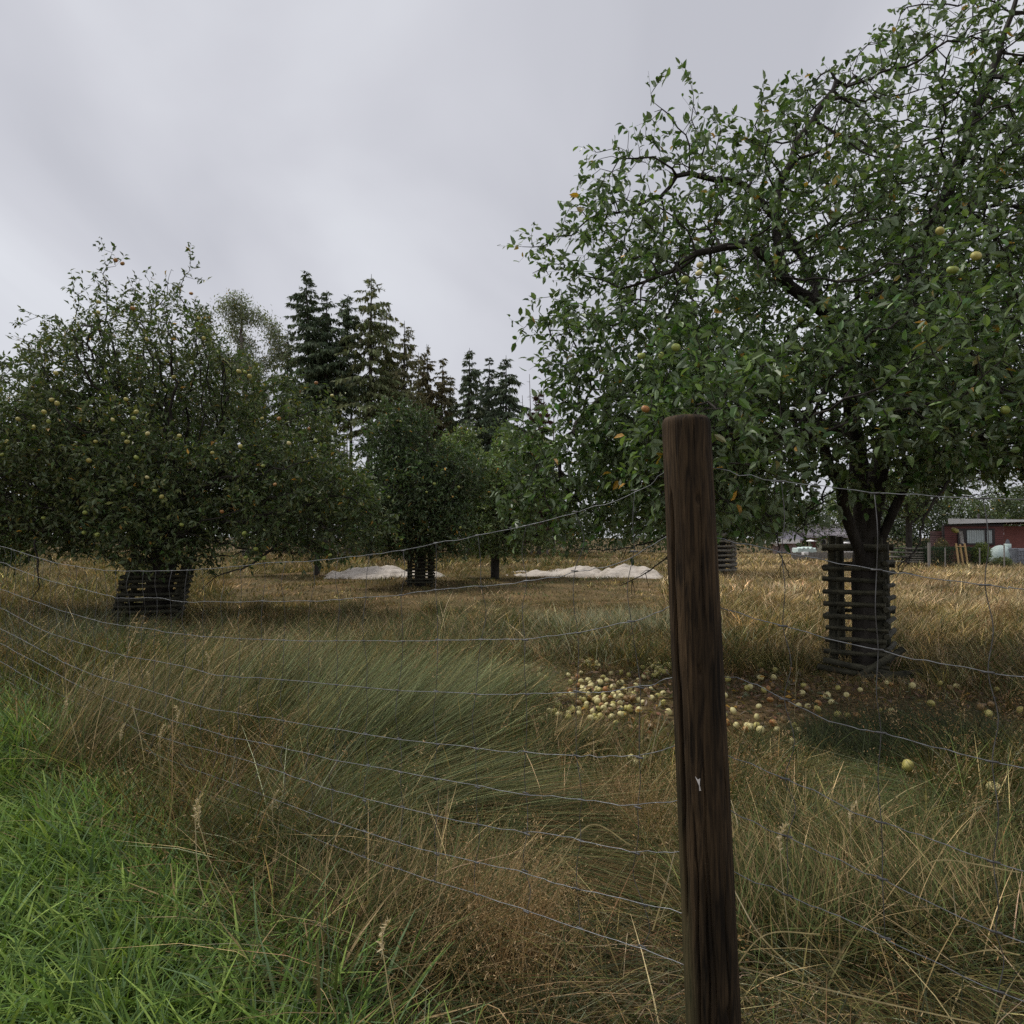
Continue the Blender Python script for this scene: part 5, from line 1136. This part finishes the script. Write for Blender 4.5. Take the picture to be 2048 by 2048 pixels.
# pale ears on stems, stalks bent through the fence
Vs, Qs, Cs, off = [], [], [], 0
rng = np.random.default_rng(601)
mb = MB()
for (px, py, L, lean, Yk) in [(172, 1075+0, .2, .2, 5.2), (1270, 1560, .5, .6, 2.4)]: pass
ears = [(206, 1360, 4.3), (226, 1345, 4.4), (418, 1330, 4.2), (262, 1430, 3.9), (298, 1370, 4.2), (355, 1440, 3.4), (130, 1430, 4.0), (320, 1480, 3.5), (170, 1400, 4.2), (240, 1480, 3.6), (390, 1640, 2.3), (400, 1655, 2.3), (545, 1620, 2.8), (765, 1900, 1.5), (1595, 1300, 4.8), (640, 1340, 4.5), (700, 1280, 5.4), (1700, 1650, 2.6), (1560, 1700, 2.2), (880, 1250, 5.8)]
E = {'V': [], 'n': 0}
pe, qe, ce = [], [], []
eo = 0
for (px, py, Y) in ears:
    tp = P(px, py, Y); rx, ry = rng.normal(0, .12), rng.normal(0, .08); rootp = np.array([tp[0]+rx, tp[1]+ry, 0.])
    pts = catmull([rootp, (rootp*.45+tp*.55)+[rx*-.2, 0, .02], tp], 6)
    for i in range(len(pts)-1):
        w_ = .0013; a_, b_ = pts[i], pts[i+1]; pe.append([a_-[w_, 0, 0], a_+[w_, 0, 0], b_+[w_, 0, 0], b_-[w_, 0, 0]]); ce += [STRAW]*4
    d = norm(pts[-1]-pts[-3])
    for k in range(46):
        f = k/46; c_ = tp+d*.10*f+np.array([.03*f*f*np.sign(rx), 0, -.02*f*f]); dv = norm(d*.8+rng.normal(0, .6, 3)); sd2 = norm(np.cross(dv, rng.normal(size=3)))*.0028; l_ = dv*.014
        pe.append([c_-sd2, c_+sd2, c_+l_+sd2*.3, c_+l_-sd2*.3]); ce += [STRAW*1.15]*4
# long straw stalks
for (pa_, pb_, pc_, Y) in [((1110, 1740), (1180, 1650), (1262, 1690), 1.9), ((1305, 1862), (1330, 1780), (1350, 1700), 1.75), ((1460, 1950), (1530, 1870), (1640, 1868), 1.6), ((1480, 1935), (1720, 1995), (1960, 2048), 1.5), ((1462, 1600), (1475, 1650), (1464, 1670), 1.7),
                           ((1990, 2048), (2010, 1990), (2042, 1940), 1.5), ((1905, 1770), (1912, 1830), (1916, 1850), 1.8), ((1468, 1780), (1520, 1870), (1600, 1950), 1.7), ((560, 1700), (590, 1590), (620, 1500), 3.2), ((1320, 1430), (1305, 1500), (1295, 1560), 3.4),
                           ((140, 1430), (150, 1470), (172, 1545), 3.6), ((265, 1410), (280, 1470), (290, 1530), 3.4), ((1300, 1500), (1250, 1530), (1180, 1600), 3.0), ((2040, 1910), (1980, 1900), (1900, 1915), 1.6), ((1830, 1760), (1880, 1720), (2040, 1745), 2.0)]:
    pts = catmull([P(*pa_, Y+.05), P(*pb_, Y), P(*pc_, Y+.05)], 9)
    for i in range(len(pts)-1):
        a_, b_ = pts[i], pts[i+1]; dd = norm(b_-a_); sd2 = np.cross(dd, [0, 1, .2])*.0019; pe.append([a_-sd2, a_+sd2, b_+sd2, b_-sd2]); ce += [STRAW*rng.uniform(.8, 1.1)]*4
pe = np.array(pe).reshape(-1, 3); mesh_np('straw_stalks', pe, [np.arange(len(pe)).reshape(-1, 4)], M['grass'], np.array(ce))
tag(bpy.data.objects['straw_stalks'], 'pale straw stalks and feathery ears among the grass', 'straw', kind='stuff')

# leaf litter under the big tree
n = 3800; R = np.stack([rng.normal(2.0, 1.6, n), rng.normal(6.1, .9, n)], 1); R = R[R[:, 1] > 4.2]; n = len(R)
O = np.column_stack([R, gz(R[:, 0], R[:, 1])+rng.uniform(.01, .07, n)]); D = norm(rng.normal(0, 1, (n, 3))*[1, 1, .4]); nr = norm(rng.normal(0, .5, (n, 3))+[0, 0, 1])
V, Fs = leaves(O, D, nr, .06, rng, LEAF5, .6); tag(mesh_np('leaf_litter', V, Fs, M['leaf'], leaf_cols(n, 5, rng, (.12, .07, .035), .35, .05, (.20, .13, .06), .3)), 'brown fallen leaves in the thin grass below the large apple tree', 'leaf litter', kind='stuff')

# ------------------------------------------------------------------ fallen apples
rng = np.random.default_rng(701)
fall = []
def drop(px, py, kind, d=.068, lift=.0):
    p = G(px, py+6); r = d/2
    for q, rr in fall:
        if np.hypot(p[0]-q[0], p[1]-q[1]) < (r+rr)*.82: return None
    z = gz(p[0], p[1])+r*.5+lift; fall.append((p, r))
    return apple(kind, (p[0], p[1], z), d, rng, name='fallen_apple')
special = [(1817, 1567, 'yellow', .07, 'large yellow apple lying alone in flattened grass at the lower right'), (1269, 1535, 'pale', .07, 'front pale apple of the three below the main windfall pile'), (1263, 1524, 'pale', .066, 'apple touching the left back of the front pale one below the pile'), (1290, 1526, 'pale', .064, 'pale apple just left of the fence post below the pile'),
           (1989, 1616, 'pale', .07, 'pale apple deep in the grass at the far lower right'), (1587, 1490, 'pale', .07, 'pale apple at the near edge of the windfalls right of the post'), (1598, 1470, 'pale', .078, 'large pale apple above the near edge one right of the post'), (1521, 1357, 'pale', .07, 'round pale apple upper centre between post and trunk')]
for (px, py, kd, d, lab) in special:
    o = drop(px, py, kd, d, (.10 if px > 1700 else .02))
    if o: tag(o, lab, 'apple', 'fallen apples')
def many(n, gen, kinds, pk, lab, d0=.056):
    cnt = 0; tr = 0
    while cnt < n and tr < n*6:
        tr += 1; px, py = gen(); kd = rng.choice(kinds, p=pk); o = drop(px, py, kd, d0*rng.uniform(.82, 1.2), rng.uniform(0, .03)+(.03 if px > 1440 else 0))
        if o: tag(o, {'pale': 'pale', 'yellow': 'yellow', 'brown': 'rotting', 'red': 'reddish'}[kd]+' windfall apple '+(lab(px, py) if callable(lab) else lab), 'apple', 'fallen apples'); cnt += 1
K = ['pale', 'yellow', 'brown', 'red']; PK = [.44, .24, .22, .10]
def side(x0, y0, what):
    return lambda px, py: ('at the back' if py < y0-9 else 'at the front' if py > y0+12 else 'in the middle')+(' left' if px < x0-25 else ' right' if px > x0+25 else '')+' of '+what
many(90, lambda: (rng.normal(1200, 50), rng.normal(1393, 20)), K, [.62, .24, .11, .03], side(1205, 1393, 'the dense pile left of the fence post'))
many(36, lambda: (rng.normal(1318, 22), rng.normal(1336, 9)), K, PK, side(1318, 1336, 'the smaller pile behind the fence post'))
many(14, lambda: (rng.normal(1175, 9), rng.normal(1325, 7)), K, PK, 'in the little heap behind the dense pile')
many(56, lambda: (rng.uniform(1045, 1340), rng.uniform(1330, 1455)), K, PK, side(1210, 1393, 'the loose scatter around the dense pile'))
many(34, lambda: (rng.uniform(1440, 1600), rng.uniform(1335, 1480)), K, PK, side(1520, 1405, 'the scatter between post and tree guard'))
many(22, lambda: (rng.uniform(1600, 1860), rng.uniform(1372, 1450)), K, [.32, .33, .25, .10], side(1730, 1405, 'the scatter in front of the tree guard'))
many(12, lambda: (rng.uniform(1860, 2048), rng.uniform(1370, 1440)), K, [.32, .33, .25, .10], side(1950, 1400, 'the scatter at the right edge'))
print('fallen', len(fall))
